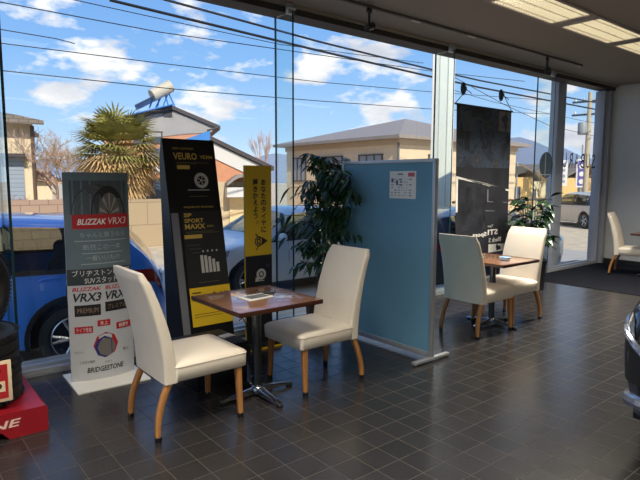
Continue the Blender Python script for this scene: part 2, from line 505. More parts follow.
# ------------------------------------------------------------------ chairs
def leg_bm(p0, p1, bend=0.0, s0=.021, s1=.0145):
    mb = MB(); rings = []
    for i in range(9):
        t = i / 8; p = Vector(p0).lerp(Vector(p1), t); p.x += -bend * (t * t - t) * 1.0
        s = s0 + (s1 - s0) * t
        rings.append([(p.x + a * s, p.y + b * s, p.z) for a, b in rrect(2, 2, .5, 2)])
    return mb.loft(rings)
def make_chair():
    """origin on the floor under the seat's middle; the sitter faces +x"""
    t = empty('dining_chair')
    # seat : upholstered box with a crowned top
    rings = []
    for z, gx, cr in ((.318, -.012, 0), (.326, 0, 0), (.40, .003, 0), (.418, -.004, 0), (.432, -.03, 0), (.440, -.10, 0), (.443, -.16, 0)):
        rings.append([(x + .02, y, z) for x, y in rrect(.47 + gx * 2, .455 + gx * 2, max(.012, .03 - gx * .2), 5)])
    MB().loft(rings).build('seat', M_leather, t, smooth=60)
    mb = MB(); pr = [(x + .02, y) for x, y in rrect(.478, .463, .03, 5)]
    mb.tube([(x, y, .405) for x, y in pr] + [(pr[0][0], pr[0][1], .405)], .003, 5)
    mb.build('piping', M_leather, t)
    # backrest : one tapering curved slab from under the seat to the top
    rings = []; n = 22
    for i in range(n + 1):
        u = i / n; z = .315 + u * .635
        xc = -.228 - .045 * u - .135 * max(0, (u - .12)) ** 1.9
        th = .085 - .035 * u; wd = .44 - .012 * u + .012 * math.sin(u * math.pi)
        e = 1.0
        if i == n: th -= .02; wd -= .025
        if i == n - 1: th -= .004; wd -= .006
        rings.append([(xc + x, y, z - (.010 if i == n - 1 else 0)) for x, y in rrect(th, wd, min(.017, th / 2.4), 4)])
    MB().loft(rings).build('backrest', M_leather, t, smooth=55)
    for p0, p1, bend in (((.205, .195, .335), (.21, .215, .0), 0), ((.205, -.195, .335), (.21, -.215, .0), 0),
                         ((-.225, .19, .335), (-.315, .21, .0), -.11), ((-.225, -.19, .335), (-.315, -.21, .0), -.11)):
        lg = leg_bm(p0, p1, bend).build('leg', M_legwood, t, smooth=50)
        MB().lathe([(.017, 0), (.019, .004), (.019, .028), (.016, .03)], 12, Matrix.Translation((p1[0], p1[1], 0))).build('foot_cap', M_black, lg)
    return t
GC = 'cream dining chairs with wooden legs'
chair = make_chair()
seats = [((1.45, 3.03), 0, 'cream leatherette chair at the left of the near table, beside the tyre panel'),
         ((2.38, 3.04), 180, 'cream leatherette chair in front of the blue partition, drawn to the near table'),
         ((4.523, 3.10), 0, 'cream chair showing its back to us at the far table, by the partition edge'),
         ((5.052, 3.14), 180, 'cream chair at the far table facing us, in front of the leafy potted plant'),
         ((9.03, 3.42), -78, 'cream chair standing on the dark carpet by the grey wall')]
for i, ((x, y), a, l) in enumerate(seats):
    c = chair if i == 0 else copy_tree(chair)
    c.location = (x, y, .006 if i == 4 else 0); c.rotation_euler = (0, 0, R(a)); tag(c, l, 'chair', GC)

# ------------------------------------------------------------------ tables
def make_table():
    t = empty('cafe_table')
    tp = MB().box((0, 0, .657), (.625, .625, .026), None, .003).build('table_top', M_tabletop, t)
    mb = MB()
    for s in (-1, 1):
        mb.box((s * .3135, 0, .657), (.006, .633, .028), None, .0015); mb.box((0, s * .3135, .657), (.621, .006, .028), None, .0015)
    mb.build('edge_band', M_tableedge, tp)
    MB().lathe([(.12, .636), (.12, .643)], 24).build('mounting_plate', M_blackm, t)
    MB().lathe([(.031, .05), (.031, .637)], 24).build('column', M_steel, t)
    MB().lathe([(.05, .035), (.05, .055), (.042, .07), (.032, .075)], 24).build('collar', M_chrome, t)
    for k in range(4):
        a = R(90 * k); ca, sa = math.cos(a), math.sin(a); rings = []
        for r, wd, z0, z1 in ((.02, .028, .02, .066), (.10, .024, .02, .055), (.2, .019, .018, .04), (.275, .017, .014, .03), (.285, .013, .016, .026)):
            rings.append([(ca * r - sa * yy, sa * r + ca * yy, zz) for yy, zz in ((-wd, z0), (wd, z0), (wd, z1 - .006), (wd * .6, z1), (-wd * .6, z1), (-wd, z1 - .006))])
        f = MB().loft(rings).build('foot', M_chrome, t, smooth=35)
        MB().lathe([(.02, 0), (.022, .004), (.022, .014), (.016, .018)], 14, Matrix.Translation((ca * .265, sa * .265, 0))).build('glide', M_black, f)
    return t
tb = make_table(); tb.location = (1.93, 3.05, 0)
tag(tb, 'square walnut cafe table between two cream chairs, brochures lying on it', 'table', 'square cafe tables')
t2 = copy_tree(tb); t2.location = (4.78, 3.13, 0)
tag(t2, 'square walnut cafe table beyond the blue partition, glass dish on it', 'table', 'square cafe tables')
t3 = copy_tree(tb); t3.location = (8.97, 3.07, .006); t3.rotation_euler = (0, 0, R(4))
tag(t3, 'brown cafe table cut by the right edge, on the carpet by the wall', 'table', 'square cafe tables')

# brochures and dish
zt = .671
def flat_print(name, label, cat, loc, rz, w_, h_, base, extra, group=None):
    t = thing(name, label, cat, loc, rz, group)
    MB().box((0, 0, .003), (w_, h_, .006), None, .0008).build('cover', base, t)
    return t
b1 = flat_print('brochure', 'pale brochure with grey photo lying open on near table', 'brochure', (1.93, 3.06, zt - .0005), R(4), .20, .14, M_paper, None, 'brochures on the near table')
rect_m = MB(); rect(rect_m, (-.07, -.05, .085, .045), lambda x, z: (x, z, .0068)); rect_m.build('picture', mat('print_grey', (112, 108, 106), .5, var=.3, scale=30), b1, smooth=0)
b2 = flat_print('brochure', 'dark narrow leaflet behind the pale brochure on near table', 'brochure', (2.06, 3.14, zt - .0005), R(-24), .12, .045, mat('leaflet_dark', (44, 48, 40), .35), None, 'brochures on the near table')
b3 = thing('glass_dish', 'small bluish glass dish on the far walnut table', 'dish', (4.78, 3.0, zt - .0005))
MB().lathe([(.001, .002), (.04, 0), (.05, .004), (.055, .032), (.048, .034), (.042, .012), (.001, .010)], 20).build('bowl', mat('dish_glass', (176, 208, 240), .08, spec=.8), b3)

# ------------------------------------------------------------------ blue partition
pt = thing('partition', 'blue partition board in an aluminium frame beside the near table', 'partition', (3.40, 2.75, 0))
Lp = 1.10
M_board = mat('partition_blue', (104, 152, 176), .75, var=.04, scale=3, bump=.05, bscale=400)
MB().span((-.012, .02, .07), (.012, Lp - .02, 1.59)).build('board', M_board, pt, smooth=0)
mb = MB()
mb.span((-.02, 0, .03), (.02, .03, 1.62), .004).span((-.02, Lp - .03, .03), (.02, Lp, 1.62), .004)
mb.span((-.02, .02, 1.59), (.02, Lp - .02, 1.62), .004).span((-.02, .02, .03), (.02, Lp - .02, .075), .004)
mb.build('frame', M_alu, pt)
for y in (.015, Lp - .015):
    f = MB().span((-.215, y - .02, .010), (.215, y + .02, .036), .006).build('foot', M_alu, pt)
    for s in (-1, 1): MB().lathe([(.014, 0), (.018, .003), (.018, .011)], 12, Matrix.Translation((s * .195, y, 0))).build('glide', M_black, f)
nt_ = thing('notice_sheet', 'white printed notice stuck on the blue partition board', 'notice', (3.40, 2.75, 0))
MB().span((-.0145, .20, 1.30), (-.013, .49, 1.525)).build('sheet', M_paper, nt_, smooth=0)
Mn = lambda x, z: (-.0152, .49 - x, 1.30 + z)
mb = MB()
for r in range(7):
    for c0, c1 in ((.02, .05), (.056, .085), (.10, .125), (.135, .15), (.165, .18), (.19, .2), (.215, .25)):
        if random.random() < .75: rect(mb, (c0, .02 + r * .022, c0 + (c1 - c0) * random.uniform(.5, 1), .03 + r * .022), Mn)
mb.build('table_text', mat('print_faint', (150, 150, 154), .7), nt_, smooth=0)
mb = MB()
for z in (.13, .105, .15): rect(mb, (.117, z, .135, z + .012), Mn)
rect(mb, (.02, .14, .045, .165), Mn); rect(mb, (.075, .11, .095, .15), Mn); rect(mb, (.09, .195, .15, .205), Mn)
mb.build('dark_text', mat('print_blue', (78, 88, 110), .7), nt_, smooth=0)
mb = MB(); rect(mb, (.205, .18, .275, .212), Mn); mb.build('red_mark', mat('print_pinkred', (196, 92, 104), .6), nt_, smooth=0)

# ------------------------------------------------------------------ tyre advert panel (convex free-standing sheet on a white plate)
ad = thing('advert_panel', 'grey curved tyre advert panel on a white base plate by the window', 'advert panel', (1.225, 3.98, 0), R(-2))
MB().box((.01, .03, .006), (.50, .46, .012), None, .003).build('base_plate', M_white, ad)
PW, PH = .445, 1.50
def Mp(x, z, off=0.0):
    u = x / PW - .5
    return ((u * PW), -(.055 * (1 - 4 * u * u)) - off + .055 + .0 * z, z)
mb = MB()
front = [[Mp(PW * i / 12, z, .0) for i in range(13)] for z in (.012, PH)]
back = [[(p[0], p[1] + .008, p[2]) for p in r] for r in front]
rings = [[*(front[k]), *(back[k][::-1])] for k in (0, 1)]
mb.loft(rings); sheet = mb.build('panel', mat('advert_silver', (186, 188, 192), .45, var=.02), ad, smooth=40)
Pz = lambda f: .012 + (PH - .012) * f
def pl(name, m, rects=(), texts=(), off=.0016, par=None, discs=()):
    mb = MB()
    for b in rects: rect(mb, (b[0] * PW, Pz(b[1]), b[2] * PW, Pz(b[3])), lambda x, z: Mp(x, z, off), 8)
    for t, b, kw in texts: put_text(mb, t, (b[0] * PW, Pz(b[1]), b[2] * PW, Pz(b[3])), lambda x, z: Mp(x, z, off), **kw)
    for c, r, n, r0, sx in discs:
        disc(mb, (c[0] * PW, Pz(c[1])), r, lambda x, z: Mp(x, z, off), n, sx, r0)
    return mb.build(name, m, par or sheet, smooth=0)
K = dict(keep=False)
pl('upper_print', mat('advert_teal_grey', (100, 116, 124), .45, var=.06, scale=4), [(0, .545, 1, 1)], off=.001)
pl('tyre_picture', mat('picture_grey', (72, 82, 88), .5), [(.08, .803, .95, .962)], off=.0013)
def arc_strip(name, m, cx, r0, r1, rise, off, a0=0, a1=180, shift=0.0):
    """part of a tyre drawn above the red band : a band of an upright ellipse standing on it"""
    mb = MB(); g = [[], []]
    for k in range(25):
        t = R(a0 + (a1 - a0) * k / 24)
        for q, r in enumerate((r0, r1)):
            g[q].append(Mp(PW * (cx + shift + r * math.cos(t)), Pz(.803 + r * rise * math.sin(t)), off))
    mb.grid(g); return mb.build(name, m, sheet, smooth=0)
arc_strip('tyre_tread', mat('tread_print', (58, 60, 64), .6), .46, 0, .36, .40, .0016, shift=0)
for k in range(5): arc_strip('tread_groove', mat('groove_print', (96, 98, 102), .6), .46 + .03 * k, .325 - .012 * k, .335 - .012 * k, .42, .0018, 92, 178)
arc_strip('tyre_wall', mat('tyre_print', (30, 31, 34), .6), .64, 0, .27, .50, .0020)
arc_strip('wheel_picture', mat('rim_print', (98, 96, 92), .5), .66, 0, .17, .60, .0022)
for k in range(5): arc_strip('wheel_spoke', mat('spoke_print', (150, 146, 138), .5), .66, .03, .16, .60, .0024, 8 + 38 * k, 20 + 38 * k)
pl('red_band', M_red, [(.10, .735, .97, .803)], off=.0022)
pl('band_lettering', M_paper, (), [('BLIZZAK', (.17, .755, .60, .783), dict(shear=.25, bold=.02, keep=False)), ('VRX3', (.63, .753, .93, .786), dict(shear=.2, keep=False))], off=.0028)
pl('slogan', mat('slogan_print', (160, 170, 172), .5), [(.12, .676, .93, .68), (.22, .617, .85, .621), (.2, .566, .9, .570)],
   [('ちゃんと買うなら', (.2, .69, .9, .722), {}), ('断然この一本', (.24, .632, .82, .664), {}), ('一番いいもの', (.27, .580, .8, .612), {})], off=.0022)
pl('dark_band', mat('advert_dark', (50, 58, 62), .5), [(0, .468, 1, .545)], off=.0018)
pl('band_text', M_paper, (), [('ブリヂストンの最新', (.07, .510, .97, .540), K), ('SUVスタッドレス', (.24, .474, .92, .504), K)], off=.0026)
pl('red_lettering', M_red, (), [('BLIZZAK', (.06, .440, .48, .458), dict(shear=.2, bold=.02, keep=False)), ('BLIZZAK', (.54, .440, .95, .458), dict(shear=.2, bold=.02, keep=False))])
pl('model_lettering', M_ink, (), [('VRX3', (.07, .388, .48, .430), dict(shear=.25, bold=.025, keep=False)), ('VRX2', (.54, .388, .95, .430), dict(shear=.25, bold=.025, keep=False))])
pl('maker_lettering', M_ink, (), [('BRIDGESTONE', (.22, .038, .80, .064), dict(shear=.2, bold=.02, keep=False))])
pl('label_boxes', M_ink, [(.08, .318, .46, .372), (.53, .330, .92, .378)])
pl('label_text', mat('tan_print', (150, 120, 100), .6), (), [('PREMIUM', (.12, .333, .42, .357), K), ('プレミアム', (.57, .342, .88, .366), K)], off=.0024)
pl('red_tags', M_red, [(.07, .235, .33, .268), (.40, .262, .60, .292), (.70, .235, .95, .268)])
pl('tag_text', M_paper, (), [('ライフ性能', (.09, .241, .31, .262), K), ('氷上', (.44, .267, .56, .287), K), ('静粛性', (.74, .241, .91, .262), K)], off=.0024)
pl('octagon_red', M_red, discs=[((.52, .168), .092, 8, 0, .95)])
pl('octagon_blue', mat('blue_print', (52, 46, 110), .5), discs=[((.50, .158), .080, 8, 0, .9)], off=.0022)
pl('octagon_grey', mat('grey_print', (112, 108, 104), .5), discs=[((.53, .156), .068, 8, 0, .95)], off=.0028)
pl('captions', M_ink, (), [('ウエット', (.05, .135, .18, .15), K), ('ころがり抵抗', (.12, .085, .34, .1), K), ('ドライ', (.5, .075, .6, .088), K), ('雪上', (.80, .12, .9, .135), K)])

# ------------------------------------------------------------------ black tyre display stand with inset prints
M_gold = mat('gold_print', (190, 158, 70), .45)
M_yel = mat('yellow_print', (214, 176, 22), .5)
st = thing('display_stand', 'tall black leaning tyre display stand with two prints and yellow foot band', 'display stand', (1.775, 3.82, 0))
SW, lean = .45, .19
Ms = lambda x, z, off=0.0: (x, -off + lean * z, z)
mb = MB(); mb.prism([Ms(0, .03), Ms(0, 1.775), (0, Ms(0, 1.775)[1] + .02, 1.775), (0, lean * 1.775 + .06, 1.6), (0, .33, .03)], (SW, 0, 0))
body = mb.build('body', mat('stand_black', (9, 9, 11), .5, spec=.3), st, smooth=0)
MB().span((-.01, -.02, 0), (SW + .01, .34, .03), .005).build('base', M_black, st)
def sp_(name, m, rects=(), texts=(), off=.0015, discs=(), par=None):
    mb = MB()
    for b in rects: rect(mb, (b[0] * SW, b[1], b[2] * SW, b[3]), lambda x, z: Ms(x, z, off))
    for t, b, kw in texts: put_text(mb, t, (b[0] * SW, b[1], b[2] * SW, b[3]), lambda x, z: Ms(x, z, off), **kw)
    for c, r, n, r0 in discs: disc(mb, (c[0] * SW, c[1]), r, lambda x, z: Ms(x, z, off), n, 1, r0)
    return mb.build(name, m, par or body, smooth=0)
sp_('grey_strip', mat('strip_grey', (104, 104, 110), .5), [(.02, .06, .155, 1.19)])
MB().prism([Ms(.205 * SW, .30, .002), Ms(.205 * SW, 1.20, .002), Ms(.205 * SW, 1.20, .006), Ms(.205 * SW, .30, .006)], (.795 * SW, 0, 0)).build('lower_print', M_blackm, st, smooth=0)
sp_('yellow_band', M_yel, [(.205, .30, 1.0, .60)], off=.008)
sp_('gold_lettering', M_gold, [(.22, 1.535, .46, 1.565), (.22, .985, .56, 1.015)], [('VEURO', (.17, 1.61, .62, 1.665), dict(bold=.02, keep=False)), ('VE304', (.68, 1.62, .93, 1.648), dict(bold=.01, keep=False)),
    ('NEW COMFORT', (.17, 1.69, .58, 1.706), K), ('SP', (.25, 1.155, .40, 1.185), dict(bold=.03, keep=False)), ('SPORT', (.25, 1.11, .62, 1.142), dict(bold=.03, keep=False)),
    ('MAXX', (.25, 1.06, .64, 1.10), dict(bold=.03, keep=False)), ('060', (.68, 1.07, .80, 1.085), K), ('PREMIUM RADIAL', (.27, 1.225, .85, 1.24), K)], off=.008)
sp_('small_print', mat('faint_print', (96, 86, 56), .5), [(.2, 1.585, .85, 1.589), (.2, 1.575, .6, 1.578), (.26, 1.035, .8, 1.039), (.26, 1.025, .9, 1.028), (.4, 1.315, .75, 1.32), (.4, .635, .8, .639)], off=.008)
M_pale = mat('pale_print', (178, 176, 170), .5)
sp_('wheel_picture', M_pale, [(.38, 1.365, .80, 1.372)], off=.008, discs=[((.66, 1.445), .062, 28, .036), ((.66, 1.445), .012, 12, 0)] + [((.66 + .055 * math.cos(R(72 * k)), 1.445 + .055 * SW * math.sin(R(72 * k))), .007, 8, 0) for k in range(5)])
sp_('tread_picture', M_pale, [(.48 + .075 * k, .71, .535 + .075 * k, .85 - .004 * k * k) for k in range(5)] + [(.53 + .09 * k, .873, .56 + .09 * k, .888) for k in range(4)], off=.008)
sp_('car_stripes', mat('stripe_print', (64, 66, 72), .5), [(.26, .93, .5, .935), (.3, .9, .52, .905), (.34, .87, .5, .875)], off=.008)
sp_('band_text', mat('brown_ink', (70, 52, 20), .6), [(.25, .555, .42, .565), (.25, .53, .36, .538), (.25, .50, .40, .512), (.25, .39, .95, .394), (.25, .37, .8, .374)],
    [('タイヤ', (.62, .50, .95, .56), dict(keep=False))], off=.0095)
# black plinth in front of the stand with a white sheet on it, and a cable
bx = thing('storage_box', 'low black box on the floor behind the left chair, beneath the black stand', 'box', (1.84, 3.52, 0))
MB().span((-.20, -.17, 0), (.20, .24, .27), .012).build('body', M_black, bx)
MB().span((-.205, -.175, .262), (.205, .245, .285), .006).build('lid', M_blackm, bx)
sh = thing('leaflet', 'white leaflet lying on the low black box', 'leaflet', (1.98, 3.55, .285), R(10))
MB().box((0, 0, .004), (.10, .07, .008), None, .001).build('sheet', M_paper, sh, smooth=0)
cb = MB().tube([(2.262, 3.84, .30), (2.27, 3.80, .33), (2.285, 3.77, .28), (2.29, 3.76, .18), (2.29, 3.75, .06), (2.27, 3.72, .008), (2.20, 3.70, .008)], .005, 6).build('cable', M_rubber)
tag(cb, 'thin black cable drooping beside the black stand', 'cable')
ps = thing('stand_post', 'slim black post behind the near table column', 'post', (2.098, 3.32, 0))
MB().lathe([(.045, 0), (.045, .012), (.03, .018)], 20).build('base', M_black, ps)
MB().tube([(0, 0, .015), (0, 0, .60)], .018, 12).build('pole', M_black, ps)

# ------------------------------------------------------------------ yellow banner stand
yb = thing('banner_stand', 'narrow yellow and black upright tyre banner beside the leafy tree', 'banner stand', (2.385, 3.93, 0))
BW = .265
My = lambda x, z, off=0.0: (x, -off, z)
bb = MB().span((0, 0, .02), (BW, .022, 1.57), .002).build('board', mat('yellow_board', (190, 156, 18), .5), yb, smooth=0)
MB().span((.0, -.06, 0), (BW + .06, .20, .05), .006).build('base', M_black, yb)
MB().span((-.0, -.066, 0), (BW + .066, -.060, .016)).build('base_stripe', M_yel, yb, smooth=0)
def yp(name, m, rects=(), texts=(), off=.0015, discs=(), polys=()):
    mb = MB(); f = lambda x, z: My(x, z, off)
    for b in rects: rect(mb, (b[0] * BW, b[1], b[2] * BW, b[3]), f)
    for t, b, kw in texts: put_text(mb, t, (b[0] * BW, b[1], b[2] * BW, b[3]), f, **kw)
    for c, r, n, r0 in discs: disc(mb, (c[0] * BW, c[1]), r, f, n, 1, r0)
    for P in polys: mb.poly([f(x * BW, z) for x, z in P])
    return mb.build(name, m, bb, smooth=0)
yp('lettering', M_ink, (), [('あなたのタイヤに', (.56, 1.0, .82, 1.46), dict(vertical=True, bold=.03)), ('履きかえよう', (.26, 1.12, .52, 1.46), dict(vertical=True, bold=.03)), ('。', (.40, 1.08, .5, 1.105), {})])
yp('arrow_mark', M_ink, off=.0017, discs=[((.50, .93), .042, 24, .032)], polys=[[(.62, .965), (.62, .895), (.84, .93)], [(.36, .99), (.385, 1.0), (.56, .955), (.54, .945)], [(.38, .86), (.40, .852), (.58, .91), (.55, .915)]],
   texts=[('D', (.42, .908, .58, .952), dict(bold=.05, keep=False))])
yp('black_print', mat('banner_black', (22, 20, 26), .4), [(0, .05, 1, .81)], off=.001)
yp('tyre_picture', M_pale, [(.34, .585, .7, .592), (.36, .592, .48, .62)], off=.002, discs=[((.58, .645), .048, 24, .026), ((.58, .645), .016, 12, 0)])
yp('faint_stripe', mat('purple_print', (66, 40, 66), .5), [(.78, .70, .9, .73)], off=.002)

# ------------------------------------------------------------------ hanging banner on the glass, printed side outwards
hb = thing('hanging_banner', 'dark grey car banner hanging at the window behind the far table', 'banner', (5.74, 4.36, 0))
M_ban = mat('banner_dark', (40, 41, 48), .6, var=.4, scale=4.0)
HB = 1.20
def Mh(x, z, off=0.0):
    t = (2.40 - z) / 1.95
    xl = -.0 - .10 * t; xr = HB + .02 * t
    return (xl + (xr - xl) * x, .0 - .12 * t * (1 - x) - off + .015 * math.sin(x * 5), z)
mb = MB(); nx = 14
fr_ = [[Mh(i / nx, 2.40 - 1.95 * j / 10) for i in range(nx + 1)] for j in range(11)]
mb.grid(fr_); mb.grid([[(p[0], p[1] + .003, p[2]) for p in r] for r in fr_])
fab = mb.build('fabric', M_ban, hb, smooth=60)
def hp(name, m, polys=(), texts=(), off=.003, discs=()):
    mb = MB(); f = lambda x, z: Mh(x, z, off)
    for P in polys: mb.poly([f(x, z) for x, z in P])
    for t, b, kw in texts: put_text(mb, t, b, f, **kw)
    for c, r, n, r0, sx in discs: disc(mb, c, r, f, n, sx, r0)
    return mb.build(name, m, fab, smooth=0)
hp('slash_lines', mat('slash_grey', (76, 80, 90), .6), [[(.03 + .05 * k, 2.36 - .02 * k), (.07 + .05 * k, 2.36 - .02 * k), (.16 + .05 * k, 2.08), (.13 + .05 * k, 2.08)] for k in range(5)])
mp_ = mat('scene_print', (60, 62, 70), .6, var=.1)
_nt = mp_.node_tree; _r = [n for n in _nt.nodes if n.type == 'VALTORGB'][0]; _n = [n for n in _nt.nodes if n.type == 'TEX_NOISE'][0]
_n.inputs['Scale'].default_value = 3.2; _n.inputs['Detail'].default_value = 8; _n.inputs['Roughness'].default_value = .65; _n.inputs['Distortion'].default_value = .8
_r.color_ramp.elements[0].position = .30; _r.color_ramp.elements[0].color = lin((34, 36, 42)); _r.color_ramp.elements[1].position = .74; _r.color_ramp.elements[1].color = lin((118, 108, 96))
for _p, _c in ((.44, (46, 50, 58)), (.52, (66, 80, 98)), (.60, (58, 56, 58))):
    _e = _r.color_ramp.elements.new(_p); _e.color = lin(_c)
def hgrid(name, m, x0, x1, zt, zb, off):
    mb = MB(); mb.grid([[Mh(x0 + (x1 - x0) * i / 10, zt + (zb - zt) * j / 6, off) for i in range(11)] for j in range(7)]); return mb.build(name, m, fab, smooth=60)
hgrid('scene_print', mp_, .0, 1.0, 2.39, 1.62, .002)
hp('logo_panel', mat('logo_panel', (118, 114, 112), .6), [[(.76, 2.385), (.985, 2.385), (.985, 2.12), (.76, 2.12)]], off=.004)
hp('logo_mark', mat('logo_blue', (44, 44, 66), .5), discs=[((.87, 2.285), .042, 20, .026, 1.9 / HB)], texts=[('SUBARU', (.79, 2.165, .96, 2.20), dict(keep=False, mirror=True))], off=.005)
hp('white_band', M_paper, [[(-.005, 1.475), (.0, 1.505), (.40, 1.44), (1.0, 1.325), (1.0, 1.300), (.40, 1.415)], [(-.005, 1.49), (.035, 1.48), (.03, 1.05), (-.005, 1.05)]], off=.004)
hgrid('lower_print', mat('print_lower', (42, 43, 50), .5, var=.6, scale=7), .06, .56, 1.36, .80, .002)
hp('outline_box', mat('print_line', (120, 124, 132), .6), [[(.58, 1.33), (.60, 1.33), (.60, 1.16), (.58, 1.16)], [(.58, 1.17), (.97, 1.15), (.97, 1.14), (.58, 1.16)], [(.55, 1.05), (.72, 1.04), (.72, 1.03), (.55, 1.04)]], off=.003)
hp('lettering', M_paper, texts=[('STI', (.60, .71, .79, .785), dict(keep=False, mirror=True, bold=.03)), ('Sport', (.32, .685, .58, .76), dict(keep=False, mirror=True, bold=.03)),
   ('Type', (.60, .81, .7, .85), dict(keep=False, mirror=True)), ('Black S', (.62, .61, .86, .67), dict(keep=False, mirror=True, bold=.02))], off=.005)
hp('bottom_strip', M_paper, [[(.62, .585), (.97, .565), (.97, .47), (.62, .47)]], off=.004)
MB().tube([(-.04, 0, 2.405), (HB + .05, 0, 2.405)], .012, 8).build('top_rod', mat('rod_dark', (40, 58, 66), .3), hb)
for x0, x1, x2 in ((.22, -.03, .20), (1.07, HB + .03, .9)):
    c = MB().lathe([(.055, .0), (.05, .012), (.02, .03), (.012, .05)], 18, Matrix.Translation((x0, .075, 2.62)) @ Matrix.Rotation(R(90), 4, 'X') @ Matrix.Diagonal((1, 1.5, 1, 1))).build('suction_cup', mat('cup_grey', (60, 78, 84), .3), hb)
    MB().tube([(x0, .02, 2.6), (x1, 0, 2.41)], .005, 6).tube([(x0, .02, 2.6), (x0 + .08, .0, 2.56)], .005, 6).build('cord', mat('cord_grey', (90, 92, 96), .6), c)

# ------------------------------------------------------------------ plants
M_leafA = mat('leaf_dark', (44, 74, 44), .3, var=.35, scale=6)
M_leafB = mat('leaf_gloss', (34, 58, 34), .22, var=.35, scale=5)
M_bark = mat('bark', (96, 84, 70), .85, var=.25, scale=14, bump=.4, bscale=40)
M_soil = mat('soil', (54, 42, 34), .95, var=.3, scale=40, bump=.5)
def leaf(mb, p, d, L, W, droop):
    d = d.normalized(); side = d.cross(Vector((0, 0, 1)))
    if side.length < .1: side = Vector((1, 0, 0))
    side.normalize(); side = (side + Vector((0, 0, random.uniform(-.5, .5)))).normalized()
    nrm = side.cross(d)
    rows = []
    for t, wv in ((0, .08), (.25, .8), (.5, 1), (.75, .66), (1, .03)):
        c = p + d * (L * t) + Vector((0, 0, -droop * L * t * t))
        rows.append([c - side * W * wv / 2 + nrm * .12 * W * wv, c, c + side * W * wv / 2 + nrm * .12 * W * wv])
    mb.grid(rows)
fp = thing('potted_tree', 'slender indoor tree with drooping dark leaves between yellow banner and blue partition', 'plant', (3.33, 4.12, 0))
MB().lathe([(.09, 0), (.11, .01), (.135, .26), (.145, .28), (.13, .28), (.12, .24), (.001, .24)], 24).build('pot', mat('pot_brown', (70, 56, 48), .5), fp)
MB().lathe([(.119, .236), (.115, .25), (.001, .255)], 20).build('soil', M_soil, fp)
rnd = random.Random(11)
mb = MB(); lv = MB(); trunk = [(0, 0, .23), (.0, .0, .5), (-.01, -.01, .9), (.0, -.02, 1.25), (-.01, -.02, 1.66)]
mb.tube(trunk, [.022, .02, .017, .012, .005], 8)
def clear(p):
    return not (.03 < p.x < .11 and p.y < -.10) and p.y < .24 and not (-.33 < p.x < -.21 and p.y > .0) and p.x < .62
for k in range(92):
    z = .58 + 1.08 * (k / 91) ** .9; i = min(3, max(0, [j for j in range(4) if trunk[j][2] <= z][-1]))
    t = (z - trunk[i][2]) / (trunk[i + 1][2] - trunk[i][2]); b = Vector(trunk[i]).lerp(Vector(trunk[i + 1]), t)
    a = k * 2.4 + rnd.uniform(-.5, .5); ln = (.46 if z < 1.4 else .46 - (z - 1.4) * 1.1) * rnd.uniform(.5, 1.0)
    if z < .85: ln *= .5 + .5 * (z - .58) / .27
    d = Vector((math.cos(a), math.sin(a), rnd.uniform(.1, .5)))
    if d.y > 0: d.y *= .4
    if d.y < 0 and d.x > -.1: d.y *= .25
    e = b + d.normalized() * ln + Vector((0, 0, -.10 * ln))
    m_ = b.lerp(e, .5) + Vector((0, 0, .05 * ln))
    if not clear(e) or not clear(m_): continue
    mb.tube([b, m_, e], [.006, .004, .002], 5)
    for q in range(8):
        t2_ = .2 + .8 * q / 7; pnt = b.lerp(m_, min(1, t2_ * 2)) if t2_ < .5 else m_.lerp(e, t2_ * 2 - 1)
        aa = a + rnd.uniform(-1.5, 1.5); dd = Vector((math.cos(aa), math.sin(aa) * .7, rnd.uniform(-.75, .1))); L_ = rnd.uniform(.09, .15)
        if clear(pnt) and clear(pnt + dd.normalized() * L_) and clear(pnt + dd.normalized() * L_ * .5):
            leaf(lv, pnt, dd, L_, rnd.uniform(.036, .056), rnd.uniform(.2, .6))
for k in range(26):
    z = rnd.uniform(.85, 1.55); b = Vector((0, -.01, z)); ln = rnd.uniform(.28, .56)
    e = b + Vector((rnd.uniform(-.10, .015), -ln, rnd.uniform(-.05, .12))); m_ = b.lerp(e, .5) + Vector((0, 0, .03))
    mb.tube([b, m_, e], [.005, .004, .002], 5)
    for q in range(9):
        t2_ = .25 + .75 * q / 8; pnt = b.lerp(m_, min(1, t2_ * 2)) if t2_ < .5 else m_.lerp(e, t2_ * 2 - 1)
        dd = Vector((rnd.uniform(-1, .2), rnd.uniform(-1, .3), rnd.uniform(-.7, .1))); L_ = rnd.uniform(.09, .14)
        if clear(pnt) and clear(pnt + dd.normalized() * L_) and clear(pnt + dd.normalized() * L_ * .5): leaf(lv, pnt, dd, L_, rnd.uniform(.036, .054), rnd.uniform(.2, .6))
mb.build('trunk', M_bark, fp); lv.build('foliage', M_leafA, fp, smooth=0)

f2 = thing('potted_plant', 'bushy potted plant with broad glossy leaves behind the far chair', 'plant', (6.82, 3.90, 0))
MB().lathe([(.16, 0), (.19, .01), (.21, .36), (.22, .40), (.195, .40), (.185, .36), (.001, .35)], 24).build('pot', mat('pot_black', (26, 27, 30), .4), f2)
MB().lathe([(.184, .345), (.18, .365), (.001, .37)], 20).build('soil', M_soil, f2)
mb = MB(); lv = MB()
for k in range(34):
    a = k * 2.4; h = rnd.uniform(.30, .90); rr = rnd.uniform(.05, .28)
    e = Vector((math.cos(a) * rr, math.sin(a) * rr * .85, .36 + h)); b = Vector((math.cos(a) * .05, math.sin(a) * .05, .36))
    m_ = b.lerp(e, .5) + Vector((0, 0, .08))
    mb.tube([b, m_, e], [.010, .007, .004], 6)
    for q in range(6):
        aa = a + rnd.uniform(-1.8, 1.8); pnt = m_.lerp(e, rnd.uniform(.2, 1))
        leaf(lv, pnt, Vector((math.cos(aa), math.sin(aa), rnd.uniform(-.2, .7))), rnd.uniform(.15, .24), rnd.uniform(.055, .085), rnd.uniform(.2, .7))
mb.build('stem', M_bark, f2); lv.build('foliage', M_leafB, f2, smooth=0)

